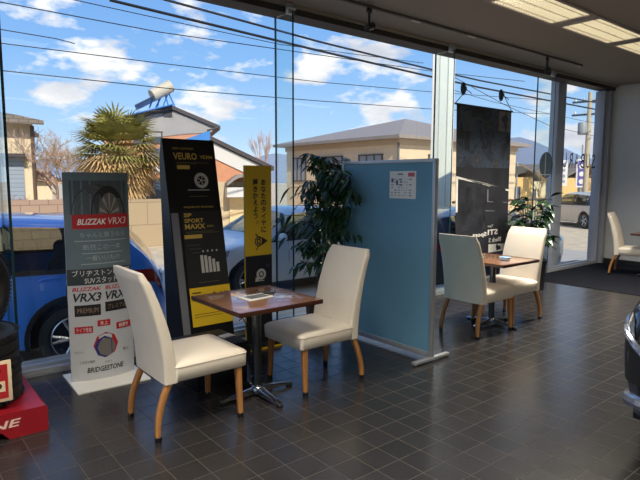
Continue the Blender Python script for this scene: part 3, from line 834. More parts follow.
# ------------------------------------------------------------------ red podium with tyres at the left
pd = thing('podium', 'red tyre podium with pale lettering on the floor at the left edge', 'podium', (0, 0, 0))
M_redp = mat('podium_red', (140, 24, 34), .28, var=.05)
mb = MB(); out_ = [(-.75, .0), (-.60, .0), (-.56, .045), (.46, .045), (.50, .0), (.70, .0), (.70, .135), (.685, .15), (-.735, .15), (-.75, .135)]
mb.prism([(x, 3.37, z) for x, z in out_], (0, .82, 0))
pb = mb.build('body', M_redp, pd, smooth=30)
mb = MB(); put_text(mb, 'BRIDGESTONE', (-.20, .066, .56, .112), lambda x, z: (x, 3.3685, z), keep=False, shear=.2, bold=.02)
mb.build('lettering', mat('podium_letter', (222, 190, 176), .5), pb, smooth=0)
def tyre(name, label, loc, rot, r=.325, wd=.19, rim=True):
    t = thing(name, label, 'tyre', loc, 0, 'tyres on the red podium'); t.rotation_euler = rot
    h = wd / 2; ri = r * .64
    prof = [(ri, -h * .75), (ri + .012, -h * .92), (r * .80, -h), (r * .93, -h * .93), (r * .985, -h * .78), (r, -h * .6)]
    for zc in (-.32, 0, .32):
        prof += [(r, (zc - .10) * wd), (r - .009, (zc - .09) * wd), (r - .009, (zc - .06) * wd), (r, (zc - .05) * wd)] if zc <= .4 else []
    prof += [(r, h * .6), (r * .985, h * .78), (r * .93, h * .93), (r * .80, h), (ri + .012, h * .92), (ri, h * .75), (ri + .03, h * .5), (ri + .03, -h * .5)]
    mb = MB(); mb.lathe(prof, 44, None, closed=True)
    td = mb.build('carcass', M_rubber, t, smooth=45)
    mb = MB()
    for k in range(60):
        a = 2 * math.pi * k / 60
        for s in (-1, 1):
            Mx = Matrix.Rotation(a, 4, 'Z') @ Matrix.Translation((r * .985, 0, s * h * .74)) @ Matrix.Rotation(R(s * 28), 4, 'Y')
            mb.box((0, 0, 0), (.012, r * .065, h * .42), Mx)
    mb.build('tread_blocks', M_rubber, td, smooth=0)
    mb = MB(); mb.lathe([(ri + .028, -h * .62), (ri + .04, -h * .45), (ri + .04, h * .45), (ri + .028, h * .62), (ri + .022, h * .45), (ri + .022, -h * .45)], 36, None, closed=True)
    mb.build('inner_liner', mat('liner_brown', (74, 56, 46), .6), t, smooth=45)
    return t
tyre('tyre', 'black tyre lying lowest in the stack on the red podium', (.315, 3.76, .253), (0, 0, 0), wd=.205)
tyre('tyre', 'black tyre lying second in the stack on the red podium', (.305, 3.75, .459), (0, 0, .3), wd=.205)
tyre('tyre', 'black tyre standing upright on top of the tyre stack at the left edge', (.44, 3.80, .562 + .235), (R(90), 0, R(52)), r=.235, wd=.165)
sg = thing('price_sign', 'red and cream price sign leaning against the lowest tyre', 'sign', (.365, 3.4225, .205))
MB().span((-.17, 0, 0), (.17, .012, .235), .002).build('frame', mat('sign_cream', (226, 204, 170), .5), sg)
MB().span((-.15, -.0015, .02), (.15, 0, .215)).build('red_field', M_red, sg, smooth=0)
MB().span((-.15, -.003, .06), (.135, -.0015, .12)).build('price_field', mat('sign_cream', (226, 204, 170), .5), sg, smooth=0)
mb = MB(); put_text(mb, '¥9,800', (-.12, .07, .12, .112), lambda x, z: (x, -.004, z), keep=False, bold=.02)
put_text(mb, 'タイヤ', (-.06, .135, .12, .20), lambda x, z: (x, -.0022, z), keep=False)
mb.build('lettering', mat('sign_ink', (60, 26, 22), .5), sg, smooth=0)

# ------------------------------------------------------------------ cars
def interp(tab, x):
    if x <= tab[0][0]: return tab[0][1]
    for (a, p), (b, q) in zip(tab, tab[1:]):
        if x <= b:
            t = (x - a) / (b - a); t = t * t * (3 - 2 * t) if False else t
            return p + (q - p) * t
    return tab[-1][1]
TOP_H = [(-.5, .42), (-.493, .55), (-.478, .66), (-.455, .75), (-.41, .90), (-.38, .955), (-.30, .975), (-.15, .995), (-.03, 1.0), (.05, .985), (.09, .955), (.16, .82), (.235, .675), (.27, .64), (.34, .615), (.42, .575), (.46, .54), (.485, .49), (.5, .40)]
WID_H = [(-.5, .74), (-.49, .86), (-.47, .92), (-.42, .97), (-.3, 1), (.3, 1), (.4, .965), (.44, .92), (.47, .83), (.49, .70), (.5, .58)]
def car(name, label, cat, loc, yaw, L, W, H, paint, wheel_face, glass=None, plate=None, extra=None, wb=.60, cladding=True):
    glass = glass or M_carglass
    t = thing(name, label, cat, loc, yaw)
    rw = .325 * H / 1.5; Ra = rw * 1.22; xw = (-wb / 2 * L - .01 * L, wb / 2 * L - .0 * L); zw = rw
    hw = W / 2
    def sect(x):
        f = x / L; zt = interp(TOP_H, f) * H; ww = interp(WID_H, f) * hw
        zl = .16 * H
        for xx in xw:
            dd = Ra * Ra - (x - xx) ** 2
            if dd > 0: zl = max(zl, zw + math.sqrt(dd))
        if abs(f) > .44: zl = (.16 + .03 * (abs(f) - .44) / .06) * H
        zb = (.63 + .035 * (-f)) * H; zb = min(zb, zt - .02 * H)
        c = max(0, min(1, (zt - zb) / (.28 * H)))
        wr = ww * (.93 - .17 * c); zre = zb + (zt - zb) * (.84 if c > .3 else .7)
        zm = max(zl + .01, .40 * H)
        zm = min(zm, zb - .01); 
        return [(ww * .93, zl), (ww * .985, zl + (zm - zl) * .5), (ww, zm), (ww * .992, zm + (zb - zm) * .55), (ww * .955, zb), (wr + (ww * .955 - wr) * .35, zb + (zre - zb) * .68), (wr, zre), (wr * .82, zre + (zt - zre) * .62), (wr * .45, zt - .004), (0, zt)]
    V = [0, .1, .2, .32, .45, .60, .75, .84, .92, 1.0]
    def S(x, v, side=1, off=0.0):
        P = sect(x)
        for i in range(9):
            if v <= V[i + 1] + 1e-9:
                q = (v - V[i]) / (V[i + 1] - V[i]); y = P[i][0] + (P[i + 1][0] - P[i][0]) * q; z = P[i][1] + (P[i + 1][1] - P[i][1]) * q; break
        if off:
            y += off * (1 if v < .8 else .3); z += off * (0.2 if v < .7 else 1)
        return Vector((x, y * side, z))
    xs = sorted(set([L * (-.5 + k / 64) for k in range(65)] + [xx + Ra * s * c for xx in xw for s in (-1, 1) for c in (1.0, .98, .9, .7, .4)] + [-.493 * L, .493 * L]))
    mb = MB()
    rows = []
    for x in xs:
        P = [S(x, v, 1) for v in V]
        rows.append(P + [Vector((p.x, -p.y, p.z)) for p in P[-2::-1]])
    rv = [[mb.bm.verts.new(p) for p in r] for r in rows]
    nV = len(V)
    def is_glass(f, j):
        i = j if j < nV - 1 else 2 * (nV - 1) - 1 - j
        if 4 <= i <= 5: return -.395 < f < .215
        return i >= 6 and (.10 < f < .215 or (i >= 7 and -.457 < f < -.40))
    for i in range(len(rv) - 1):
        fm = (xs[i] + xs[i + 1]) / 2 / L
        for j in range(len(rv[0]) - 1):
            if not is_glass(fm, j): mb._take([mb.bm.faces.new((rv[i][j], rv[i][j + 1], rv[i + 1][j + 1], rv[i + 1][j]))])
    for r in (rv[0], rv[-1]): mb._take([mb.bm.faces.new(r)])
    body = mb.build('body', paint, t, smooth=38, weld=True)
    mb = MB(); mb.span((-L * .47, -hw * .80, .14 * H), (L * .46, hw * .80, .42 * H))
    mb.build('underbody', M_blackm, t, smooth=0)
    def patch(mb, xa, xb, va, vb, side, off=.006, xa2=None, xb2=None, nx=10, nv=5):
        xa2 = xa if xa2 is None else xa2; xb2 = xb if xb2 is None else xb2
        g = []
        for j in range(nv + 1):
            q = j / nv; a = xa + (xa2 - xa) * q; b = xb + (xb2 - xb) * q
            g.append([S((a + (b - a) * i / nx) * L, va + (vb - va) * q, side, off) for i in range(nx + 1)])
        mb.grid(g)
    # windows : front and rear side glass, windscreen, tailgate glass
    for s in (1, -1):
        mb = MB(); patch(mb, .195, .235, .45, .75, s, .001, .06, .235); patch(mb, -.40, -.385, .45, .75, s, .001, -.40, -.335); mb.build('pillar', paint, t, smooth=60)
        for a, b, a2, b2 in ((-.115, .215, -.105, .075), (-.305, -.135, -.285, -.125), (-.40, -.325, -.345, -.30)):
            mb = MB(); patch(mb, a, b, .47, .735, s, .005, a2, b2); mb.build('side_window', glass, t, smooth=60)
        mb = MB(); patch(mb, -.41, .23, .445, .47, s, .007); patch(mb, -.135, -.115, .45, .74, s, .006, -.125, -.105); patch(mb, -.325, -.305, .45, .74, s, .006, -.30, -.285)
        mb.build('window_trim', M_black, t, smooth=60)
        mb = MB()
        for hx in (-.10, -.29): mb.tube([S(hx * L, .40, s, .01), S((hx + .015) * L, .405, s, .035), S((hx + .03) * L, .405, s, .035), S((hx + .042) * L, .40, s, .01)], .012, 8)
        mb.build('door_handle', paint, t)
        mb = MB()
        for xx in (-.30, -.118, .115):
            g = [[S(xx * L, v, s, .002) for v in (.06, .2, .3, .44)], [S(xx * L + .009, v, s, .002) for v in (.06, .2, .3, .44)]]; mb.grid(g)
        mb.build('door_gap', M_blackm, t, smooth=0)
        if cladding:
            for xx in xw:
                mb = MB(); g = []
                for rr in (Ra * .985, Ra * 1.09):
                    g.append([])
                    for k in range(19):
                        a = R(-12 + 204 * k / 18); x = xx + rr * math.cos(a); z = zw + rr * math.sin(a)
                        g[-1].append(Vector((x, s * (hw * interp(WID_H, x / L) + .008), max(z, .13 * H))))
                mb.grid(g); mb.build('arch_trim', M_black, t, smooth=60)
        m_ = MB(); p = S(.165 * L, .47, s); m_.ball((p.x - .02, p.y + s * .11, p.z + .05), (.12, .20, .14), 14); m_.tube([p, (p.x - .01, p.y + s * .08, p.z + .02)], .02, 8)
        m_.build('mirror', paint, t, smooth=60)
        mb = MB(); patch(mb, .40, .478, .34, .455, s, .006, .385, .468); hl = mb.build('headlight', mat('lamp_lens', (176, 184, 196), .08, .6), t, smooth=60)
        mb = MB(); patch(mb, -.497, -.425, .34, .44, s, .008, -.488, -.41); mb.build('taillight', mat('tail_red', (150, 18, 24), .15, coat=.5), t, smooth=60)
        for xx in xw:
            M = Matrix.Translation((xx, s * (hw - .02), zw)) @ Matrix.Rotation(R(-90 * s), 4, 'X')
            mb = MB(); mb.lathe([(rw * .66, -.19), (rw * .95, -.19), (rw, -.16), (rw, -.03), (rw * .95, .0), (rw * .72, .008), (rw * .66, -.01)], 32, M, closed=True)
            wt = mb.build('wheel', M_rubber, t, smooth=40)
            mb = MB(); mb.lathe([(rw * .655, -.15), (rw * .655, -.004), (rw * .62, .0), (rw * .6, -.03), (rw * .58, -.13)], 28, M, closed=True)
            for k in range(5):
                for d_ in (-.16, .16):
                    a = 2 * math.pi * k / 5
                    p0 = Vector((rw * .12 * math.cos(a), rw * .12 * math.sin(a), -.012)); p1 = Vector((rw * .60 * math.cos(a + d_), rw * .60 * math.sin(a + d_), -.012))
                    mb.tube([M @ p0, M @ p1], [rw * .07, rw * .05], 6)
            mb.lathe([(rw * .16, -.04), (rw * .16, .0), (rw * .1, .01)], 14, M)
            mb.build('rim', wheel_face, wt, smooth=40)
            mb = MB(); mb.lathe([(rw * .57, -.13), (rw * .57, -.12)], 20, M); mb.build('brake_disc', M_blackm, wt, smooth=0)
    for sx, sy in ((.02, .36), (.02, -.36), (-.20, .36), (-.20, -.36)):
        mb = MB(); mb.box((sx * L, sy, .36 * H), (.48, .48, .16), None, .04)
        mb.box((sx * L - .27, sy, .54 * H), (.14, .46, .50), Matrix.Rotation(R(-12), 4, 'Y'), .05); mb.box((sx * L - .33, sy, .76 * H), (.09, .24, .17), None, .035)
        mb.build('seat', mat('car_seat', (52, 52, 56), .8), t)
    mb = MB(); g = []
    for i in range(9):
        f = .092 + (.222 - .092) * i / 8; P = sect(f * L)
        y1 = P[6][0] * .97; zz = P[6][1]
        row = []
        for k in range(-8, 9):
            q = abs(k) / 8; v = 1 - (1 - .78) * q
            row.append(S(f * L, v, 1 if k >= 0 else -1, .006))
        g.append(row)
    mb.grid(g); mb.build('windscreen', glass, t, smooth=60)
    mb = MB(); g = []
    for i in range(7):
        f = -.462 + (.462 - .395) * i / 6
        g.append([S(f * L, 1 - .2 * abs(k) / 8, 1 if k >= 0 else -1, .008) for k in range(-8, 9)])
    mb.grid(g); mb.build('rear_window', glass, t, smooth=60)
    mb = MB(); mb.box((-L * .499, 0, .50 * H), (.02, .34, .11)); mb.build('licence_plate', M_white, t, smooth=0)
    mb = MB(); mb.box((L * .496, 0, .40 * H), (.03, W * .36, .10), None, .01); mb.box((L * .49, 0, .24 * H), (.06, W * .5, .10), None, .01); mb.build('grille', M_blackm, t, smooth=0)
    return t, S
P_blue = mat('paint_blue', (58, 140, 244), .3, 0, coat=1.0)
P_navy = mat('paint_navy', (20, 34, 62), .3, .25, coat=1.0)
P_whitec = mat('paint_white', (206, 210, 210), .35, coat=.8)
P_silver = mat('paint_silver', (200, 196, 184), .35, .2, coat=.6)
P_blackc = mat('paint_black', (10, 11, 14), .22, .1, coat=1.0)
M_rim = mat('rim_silver', (190, 192, 196), .25, .9)
car('car', 'bright blue hatchback parked outside the window behind the tyre advert panel', 'car', (.387, 6.62, GZ), R(160), 4.40, 1.78, 1.46, P_blue, M_rim)
car('car', 'white car parked outside behind the yellow banner stand', 'car', (5.45, 7.75, GZ), R(180), 3.80, 1.62, 1.36, P_whitec, M_rim, cladding=False)
car('car', 'dark navy car parked outside behind the hanging banner', 'car', (8.35, 5.98, GZ), R(0), 4.30, 1.76, 1.36, P_navy, M_rim, cladding=False)
car('car', 'pale silver car far outside, seen between the grey column and wall', 'car', (22.0, 10.4, GZ), R(60), 3.9, 1.64, 1.36, P_silver, M_rim, cladding=False)
c_, S_ = car('car', 'black show car whose chrome trimmed nose enters at the right edge', 'car', (5.05, .26, 0), R(176), 4.45, 1.80, 1.40, P_blackc, M_rim, cladding=False)
M_bright = mat('bright_trim', (178, 186, 204), .18, .85)
for s in (1, -1):
    L = 4.45
    mb = MB(); mb.tube([S_(x * L, v, s, .012) for x, v in ((.36, .33), (.42, .325), (.46, .315), (.482, .305), (.493, .30), (.498, .30))], [.012, .016, .018, .02, .02, .014], 8); mb.build('chrome_strip', M_bright, c_)
    mb = MB(); mb.tube([S_(x * L, v, s, .012) for x, v in ((.405, .015), (.44, .03), (.47, .04), (.488, .045), (.497, .05))], [.02, .03, .034, .034, .028], 8); mb.build('bumper_lip', M_bright, c_)
    mb = MB(); g = [[S_(x * L, v, s, .007) for x in (.432, .45, .465, .478, .488)] for v in (.1, .16, .22, .27)]; mb.grid(g); mb.build('fog_recess', M_blackm, c_)

# ------------------------------------------------------------------ outside ground
M_asph = mat('asphalt', (180, 172, 158), .9, var=.10, scale=2.5)
M_gravel = mat('gravel_tan', (206, 186, 152), .95, var=.16, scale=3, bump=.3, bscale=30)
slab('ground', (-120, 4.6, GZ - .3), (400, 400, GZ), M_gravel)
slab('ground_parking', (-30, 4.9, GZ - .01), (14, 11.0, GZ + .012), M_asph)
slab('ground_forecourt', (-40, -40, GZ - .3), (XL - .4, 4.6, GZ), M_asph)
slab('facade_kerb', (XL - .2, 4.9, GZ - .1), (10.3, 5.0, GZ + .16), M_conc)

# ------------------------------------------------------------------ houses beyond the car park
def house_frame(name, label, cat, px_angle, dist):
    """origin on the ground, local y pointing away from the showroom"""
    a = R(px_angle)
    return thing(name, label, cat, (math.sin(a) * dist, math.cos(a) * dist, GZ), -a)
def window_(par, x, y, z0, z1, w, normal='y', pane=None, frame=None, n=2):
    """a window set on a wall facing -y (or -x) with frame and pane"""
    frame = frame or mat('sash_brown', (92, 80, 70), .5); pane = pane or mat('far_glass', (70, 84, 98), .08, spec=.8)
    mb = MB(); h = z1 - z0
    def bx(u, v, du, dv, d=.06):
        if normal == 'y': mb.box((x + u, y - d / 2, v), (du, d, dv))
        else: mb.box((x - d / 2, y + u, v), (d, du, dv))
    bx(0, z0, w + .1, .06); bx(0, z1, w + .1, .06)
    for k in range(n + 1): bx(-w / 2 + w * k / n, (z0 + z1) / 2, .06, h)
    f = mb.build('window', frame, par, smooth=0)
    mb = MB()
    if normal == 'y': mb.box((x, y - .012, (z0 + z1) / 2), (w, .024, h))
    else: mb.box((x - .012, y, (z0 + z1) / 2), (.024, w, h))
    mb.build('pane', pane, f, smooth=0)
M_terra = mat('siding_terracotta', (206, 142, 104), .8, var=.05, scale=5)
M_cream = mat('wall_cream', (226, 206, 170), .85, var=.04)
M_wh = mat('board_white', (214, 208, 198), .7, var=.02)
M_fasc = mat('fascia_dark', (70, 60, 58), .5)
M_blueroof = mat('roof_blue', (58, 128, 196), .45, var=.05)
M_tileroof = mat_brick('roof_tile_grey', (140, 126, 112), (120, 108, 96), (92, 82, 74), .28, .12)
def zz(y): return 1.45 + (181 - y) * .0402 - GZ          # height above ground at this house's distance
h1 = house_frame('house', 'two storey terracotta and white house with blue roof and water tank', 'house', 22.8, 22.9)
def U(px): return (px - 160) * .0405
# upper storey
up_o = [(U(93), zz(133)), (U(175), zz(109)), (U(223), zz(128))]
MB().prism([(U(108), 1.2, .0), (U(108), 1.2, zz(126)), (U(175), 1.2, zz(110)), (U(213), 1.2, zz(124)), (U(213), 1.2, .0)], (0, 6, 0)).build('upper_wall', M_terra, h1, smooth=0)
mb = MB(); mb.poly([(U(100), 1.16, zz(128)), (U(175), 1.16, zz(110)), (U(217), 1.16, zz(125.5)), (U(214), 1.16, zz(131)), (U(190), 1.16, zz(133)), (U(128), 1.16, zz(141)), (U(104), 1.16, zz(141))])
mb.prism([(U(100), 1.16, zz(128)), (U(175), 1.16, zz(110)), (U(217), 1.16, zz(125.5)), (U(214), 1.16, zz(131)), (U(190), 1.16, zz(133)), (U(128), 1.16, zz(141)), (U(104), 1.16, zz(141))], (0, .05, 0))
mb.build('gable_board', M_wh, h1, smooth=0)
MB().prism([(x, 1.04, z) for x, z in up_o] + [(x, 1.04, z + .16) for x, z in up_o[::-1]], (0, 6.8, 0)).build('upper_roof', M_fasc, h1, smooth=0)
rt = MB()
rt.prism([(up_o[0][0], .7, up_o[0][1] + .16), (up_o[1][0], .7, up_o[1][1] + .16), (up_o[1][0], .7, up_o[1][1] + .2), (up_o[0][0], .7, up_o[0][1] + .2)], (0, 7, 0))
rt.build('roof_sheet', M_blueroof, h1, smooth=0)
MB().box((U(170), 1.12, zz(113)), (.36, .08, .22)).build('vent', mat('vent_dark', (60, 54, 50), .6), h1, smooth=0)
window_(h1, U(150), 1.2, zz(143), zz(132), 1.1)
MB().tube([(U(221), .7, zz(125)), (U(219), .75, zz(127)), (U(210), 1.1, zz(129)), (U(209), 1.14, zz(133)), (U(209), 1.14, .4)], .04, 8).build('downpipe', mat('pipe_grey', (110, 104, 100), .5), h1)
# lower storey in front
MB().prism([(U(112), -1.6, 0), (U(112), -1.6, zz(170)), (U(206), -1.6, zz(145)), (U(258), -1.6, zz(170)), (U(258), -1.6, 0)], (0, 3.2, 0)).build('lower_wall', M_terra, h1, smooth=0)
mb = MB(); mb.prism([(U(126), -1.66, zz(174)), (U(206), -1.66, zz(145)), (U(264), -1.66, zz(172)), (U(260), -1.66, zz(176)), (U(240), -1.66, zz(175)), (U(208), -1.66, zz(160)), (U(150), -1.66, zz(178)), (U(136), -1.66, zz(181))], (0, .05, 0))
mb.build('lower_gable', M_wh, h1, smooth=0)
lo_o = [(U(142), zz(168)), (U(206), zz(144)), (U(266), zz(172))]
MB().prism([(x, -1.8, z) for x, z in lo_o[1:]] + [(x, -1.8, z + .16) for x, z in lo_o[:0:-1]], (0, 3.6, 0)).build('lower_roof', M_fasc, h1, smooth=0)
MB().prism([(x, -1.8, z) for x, z in lo_o[:2]] + [(x, -1.8, z + .34) for x, z in lo_o[1::-1]], (0, 3.6, 0)).build('lower_blue_roof', M_blueroof, h1, smooth=0)
MB().span((U(112), -1.68, 0), (U(262), -1.60, zz(183))).build('wainscot', mat('wall_beige', (200, 180, 146), .85, var=.04), h1, smooth=0)
# porch canopy, shutters and low windows
arch = [(U(219) + (U(248) - U(219)) * k / 12, -2.5, zz(187) + .34 * math.sin(math.pi * k / 12)) for k in range(13)]
pc = MB().prism(arch + [(p[0], p[1], p[2] + .12) for p in arch[::-1]], (0, .9, 0)).build('porch_roof', mat('porch_grey', (140, 132, 122), .6), h1, smooth=0)
MB().span((U(219), -2.45, zz(197)), (U(248), -1.7, zz(188))).build('porch_beam', M_wh, h1, smooth=0)
MB().span((U(223), -1.76, 0), (U(246), -1.70, zz(198))).build('shutter', mat('shutter_cream', (226, 200, 150), .7, var=.05), h1, smooth=0)
window_(h1, U(155), -1.68, zz(206), zz(180), .7)
# solar water heater on the roof
sw = thing('water_heater', 'beige tank water heater on blue legs on the house roof', 'water heater', tuple(h1.matrix_basis @ Vector((0, 0, 0))) if False else h1.location, h1.rotation_euler.z)
MB().tube([(U(155), 1.6, zz(94)), (U(174), 1.9, zz(82))], .26, 16).build('tank', mat('tank_beige', (196, 184, 160), .5), sw)
mb = MB(); mb.prism([(U(138), 1.3, zz(106)), (U(157), 1.5, zz(95)), (U(157), 1.5, zz(94)), (U(138), 1.3, zz(105))], (0, 1.6, 0)); mb.build('collector', mat('collector_dark', (64, 66, 74), .3), sw, smooth=0)
mb = MB()
for a, b in ((158, 152), (163, 160), (168, 172), (172, 179), (166, 158), (171, 165)): mb.tube([(U(a), 1.9, zz(90)), (U(b), 1.9, zz(106))], .035, 6)
mb.build('stand', M_blueroof, sw)

# grey roofed house, built square to the street
h2 = thing('house', 'cream two storey house with wide grey hip roof beyond the blue partition', 'house', (17.75, 16.5, GZ))
WX, WY, HE = 9.2, 8.3, 3.72
MB().span((.0, 0, 0), (WX, WY, HE - .05)).build('wall', mat('siding_cream', (222, 198, 162), .8, var=.04, scale=3), h2, smooth=0)
e = .55; rdg = 1.25
A_ = [(-e, -e, HE), (WX + e, -e, HE), (WX + e, WY + e, HE), (-e, WY + e, HE)]
r0, r1 = (WX * .46, WY * .42, HE + rdg + .05), (WX * .56, WY * .58, HE + rdg + .05)
mb = MB(); v = [mb.bm.verts.new(p) for p in A_ + [r0, r1]]; b = [mb.bm.verts.new((p[0], p[1], p[2] - .14)) for p in A_]
for f in ((0, 1, 4), (1, 2, 5, 4), (2, 3, 5), (3, 0, 4, 5)): mb.bm.faces.new([v[i] for i in f])
for i in range(4): mb.bm.faces.new((v[i], v[(i + 1) % 4], b[(i + 1) % 4], b[i]))
mb.bm.faces.new(b)
mb.build('roof', mat('roof_slate', (150, 138, 126), .6, var=.06, scale=4), h2, smooth=0)
MB().span((-.06, -.06, HE - .38), (WX + .06, WY + .06, HE - .14)).build('soffit_band', mat('soffit_tan', (196, 172, 142), .8), h2, smooth=0)
for yy, w_ in ((1.7, 1.5), (4.6, 1.9), (7.1, 1.1)): window_(h2, 0, yy, 1.75, 2.95, w_, 'x', mat('curtain_glass', (150, 156, 158), .2), n=3)
for xx, w_ in ((2.6, 1.2), (6.0, 1.6)): window_(h2, xx, 0, 1.8, 2.95, w_, 'y', mat('curtain_glass', (150, 156, 158), .2))
MB().tube([(-.08, -.08, HE - .3), (-.08, -.08, 0)], .05, 8).build('downpipe', mat('pipe_grey', (110, 104, 100), .5), h2)

# left house with tiled roof and garage door
h3 = house_frame('house', 'cream house with tiled roof and pale garage shutter at the left edge', 'house', 10.9, 20.8)
def z3(y): return 1.45 + (181 - y) * .0345 - GZ
MB().span((-4.2, 0, 0), (.30, 5, z3(124))).build('wall', M_cream, h3, smooth=0)
rf = [(-4.8, z3(121)), (.62, z3(128)), (.62, z3(124)), (-.6, z3(113)), (-4.8, z3(100))]
mb = MB(); mb.loft([[(-4.8, -.6, z3(127)), (.62, -.6, z3(130)), (.62, -.6, z3(126)), (-.10, -.6, z3(122)), (-4.8, -.6, z3(120))],
                    [(-4.8, 2.4, z3(112)), (-.3, 2.4, z3(118)), (-.3, 2.4, z3(115)), (-.9, 2.4, z3(110)), (-4.8, 2.4, z3(98))],
                    [(-4.8, 5.6, z3(127)), (.62, 5.6, z3(130)), (.62, 5.6, z3(126)), (-.10, 5.6, z3(122)), (-4.8, 5.6, z3(120))]])
mb.build('roof', M_tileroof, h3, smooth=0)
MB().span((-3.2, -.06, 0), (-.02, 0, z3(160))).build('garage_door', mat_brick('shutter_grey', (150, 160, 170), (142, 152, 164), (120, 130, 142), 6, .14), h3, smooth=0)
MB().prism([(-3.3, -.5, z3(160)), (.04, -.5, z3(160)), (.08, -.5, z3(164)), (.04, -.5, z3(157)), (-3.3, -.5, z3(157))], (0, .5, 0)).build('garage_canopy', M_fasc, h3, smooth=0)
window_(h3, -1.6, 0, z3(152), z3(137), 1.2)
MB().tube([(.28, -.05, z3(130)), (.28, -.05, .0)], .06, 8).build('downpipe', mat('pipe_brown', (100, 78, 62), .5), h3)

# lesser building behind the bare shrubs, between the houses
h4 = house_frame('shed', 'small distant house with brown roof behind the bare shrubs', 'house', 12.9, 33)
MB().span((-2, 0, 0), (.1, 3, 1.9)).build('wall', M_cream, h4, smooth=0)
MB().prism([(-2.5, -.3, 2.5), (.0, -.3, 2.2), (.6, -.3, 1.75), (.5, -.3, 1.65), (-2.5, -.3, 1.7)], (0, 3.6, 0)).build('roof', M_fasc, h4, smooth=0)

# garden walls
wl = MB().span((0, 0, 0), (2.55, .15, 1.32)).build('block_wall', mat_brick('wall_blocks', (166, 136, 114), (176, 148, 124), (138, 112, 94), .40, .20), smooth=0)
wl.location = (2.2, 14.2, GZ); tag(wl, 'pinkish concrete block garden wall beyond the blue car', 'wall')
wl = MB().span((0, 0, 0), (1.9, .15, 1.28)).build('garden_wall', mat_brick('wall_cream_block', (176, 154, 120), (168, 146, 112), (146, 124, 96), .9, .6), smooth=0)
wl.location = (4.75, 14.3, GZ); tag(wl, 'cream garden wall right behind the roof of the blue car', 'wall')

# ------------------------------------------------------------------ far ground: hills
def ridge(name, pts, m, depth=80):
    mb = MB()
    n = len(pts); top = [Vector(p) for p in pts]
    base_f = [Vector((p.x * .97, p.y * .97, GZ - .2)) for p in top]; base_b = [Vector((p.x * 1.06, p.y * 1.06, GZ - .2)) for p in top]
    mb.grid([base_f, top, base_b]); return struct(mb.build(name, m, smooth=60))
rh = random.Random(3)
pts = []
for k in range(60):
    a = R(10 + 80 * k / 59); d_ = 330
    hgt = 11 + 9 * noise.noise(Vector((k * .21, 3, 0))) + 5 * noise.noise(Vector((k * .6, 9, 0)))
    hgt += 9 * math.exp(-((math.degrees(a) - 36.5) / 2.2) ** 2) + 14 * math.exp(-((math.degrees(a) - 58.5) / 4.5) ** 2)
    pts.append((math.sin(a) * d_, math.cos(a) * d_, max(5, hgt)))
ridge('hills', pts, mat('hill_blue', (122, 134, 156), .9, var=.12, scale=.02))

# ------------------------------------------------------------------ trees
M_frond = mat('frond_green', (150, 142, 74), .5, var=.35, scale=4)
M_frondd = mat('frond_dry', (198, 162, 108), .8, var=.25, scale=4)
def palm(loc):
    t = thing('palm_tree', 'shaggy fan palm with dry lower fronds in front of the terracotta house', 'palm tree', loc)
    rp = random.Random(5)
    MB().tube([(0, 0, 0), (.03, 0, 1.2), (0, .03, 2.65)], [.16, .15, .14], 12).build('trunk', M_bark, t)
    for nm, m, n, e0, e1, L0 in (('frond', M_frond, 90, -.35, 1.25, 1.75), ('dry_frond', M_frondd, 110, -1.15, .35, 1.7)):
        mb = MB()
        for k in range(n):
            a = k * 2.4 + rp.uniform(-.3, .3); el = rp.uniform(e0, e1); L = L0 * rp.uniform(.7, 1.1)
            d = Vector((math.cos(a) * math.cos(el), math.sin(a) * math.cos(el), math.sin(el)))
            o = Vector((0, 0, 2.6)); p = o + d * L * .55
            mb.tube([o, p], .012, 4)
            sd = d.cross(Vector((0, 0, 1))).normalized(); un = sd.cross(d)
            for q in range(13):
                th = R(-75 + 150 * q / 12)
                dd = (d * math.cos(th) + sd * math.sin(th)).normalized(); l2 = L * .52 * (1 - .25 * abs(math.sin(th)))
                w_ = sd * .034; tip = p + dd * l2 + Vector((0, 0, -.25 * l2))
                md = p + dd * l2 * .5
                c2 = dd.cross(un).normalized() * .034
                mb.grid([[p - c2 * .4, p + c2 * .4], [md - c2, md + c2], [tip - c2 * .2, tip + c2 * .2]])
        mb.build(nm + 's', m, t, smooth=0)
palm((6.2, 17.9, GZ))
def bare_tree(name, label, loc, H, spread, seed, m, depth=5, r0=.07, nb=3, up_=.75):
    rr = random.Random(seed); mb = MB()
    def br(p, d, L, r, lv):
        q = p + d * L; mid = p + d * L * .5 + Vector((rr.uniform(-1, 1), rr.uniform(-1, 1), 0)) * L * .05
        mb.tube([p, mid, q], [r, r * .85, r * .7], 6 if lv < 2 else 4)
        if lv >= depth: return
        for k in range(nb if lv < depth - 1 else nb + 1):
            nd = (d * up_ + Vector((rr.uniform(-1, 1), rr.uniform(-1, 1), rr.uniform(-.2, .7))) * spread).normalized()
            br(p + d * L * rr.uniform(.55, 1.0), nd, L * rr.uniform(.6, .82), r * .6, lv + 1)
    br(Vector((0, 0, 0)), Vector((0, 0, 1)), H * .30, r0, 0)
    o = mb.build(name, m, None, smooth=0); o.location = loc
    return tag(o, label, 'tree')
M_twig = mat('twig_pink', (196, 166, 148), .9, var=.1)
bare_tree('bare_tree', 'pale leafless bushy tree between the left house and the palm', (5.0, 20.8, GZ), 4.8, .8, 4, M_twig, depth=6, nb=3)
bare_tree('bare_tree', 'tan leafless thicket pressed against the left side of the palm', (5.6, 19.9, GZ), 4.7, .75, 9, mat('twig_straw', (190, 158, 116), .9, var=.15), depth=6, nb=3)
bare_tree('bare_tree', 'leafless shrub with reddish twigs above the block wall', (3.05, 15.2, GZ), 2.1, .7, 8, mat('twig_red', (150, 98, 84), .9, var=.2), depth=4, r0=.04)
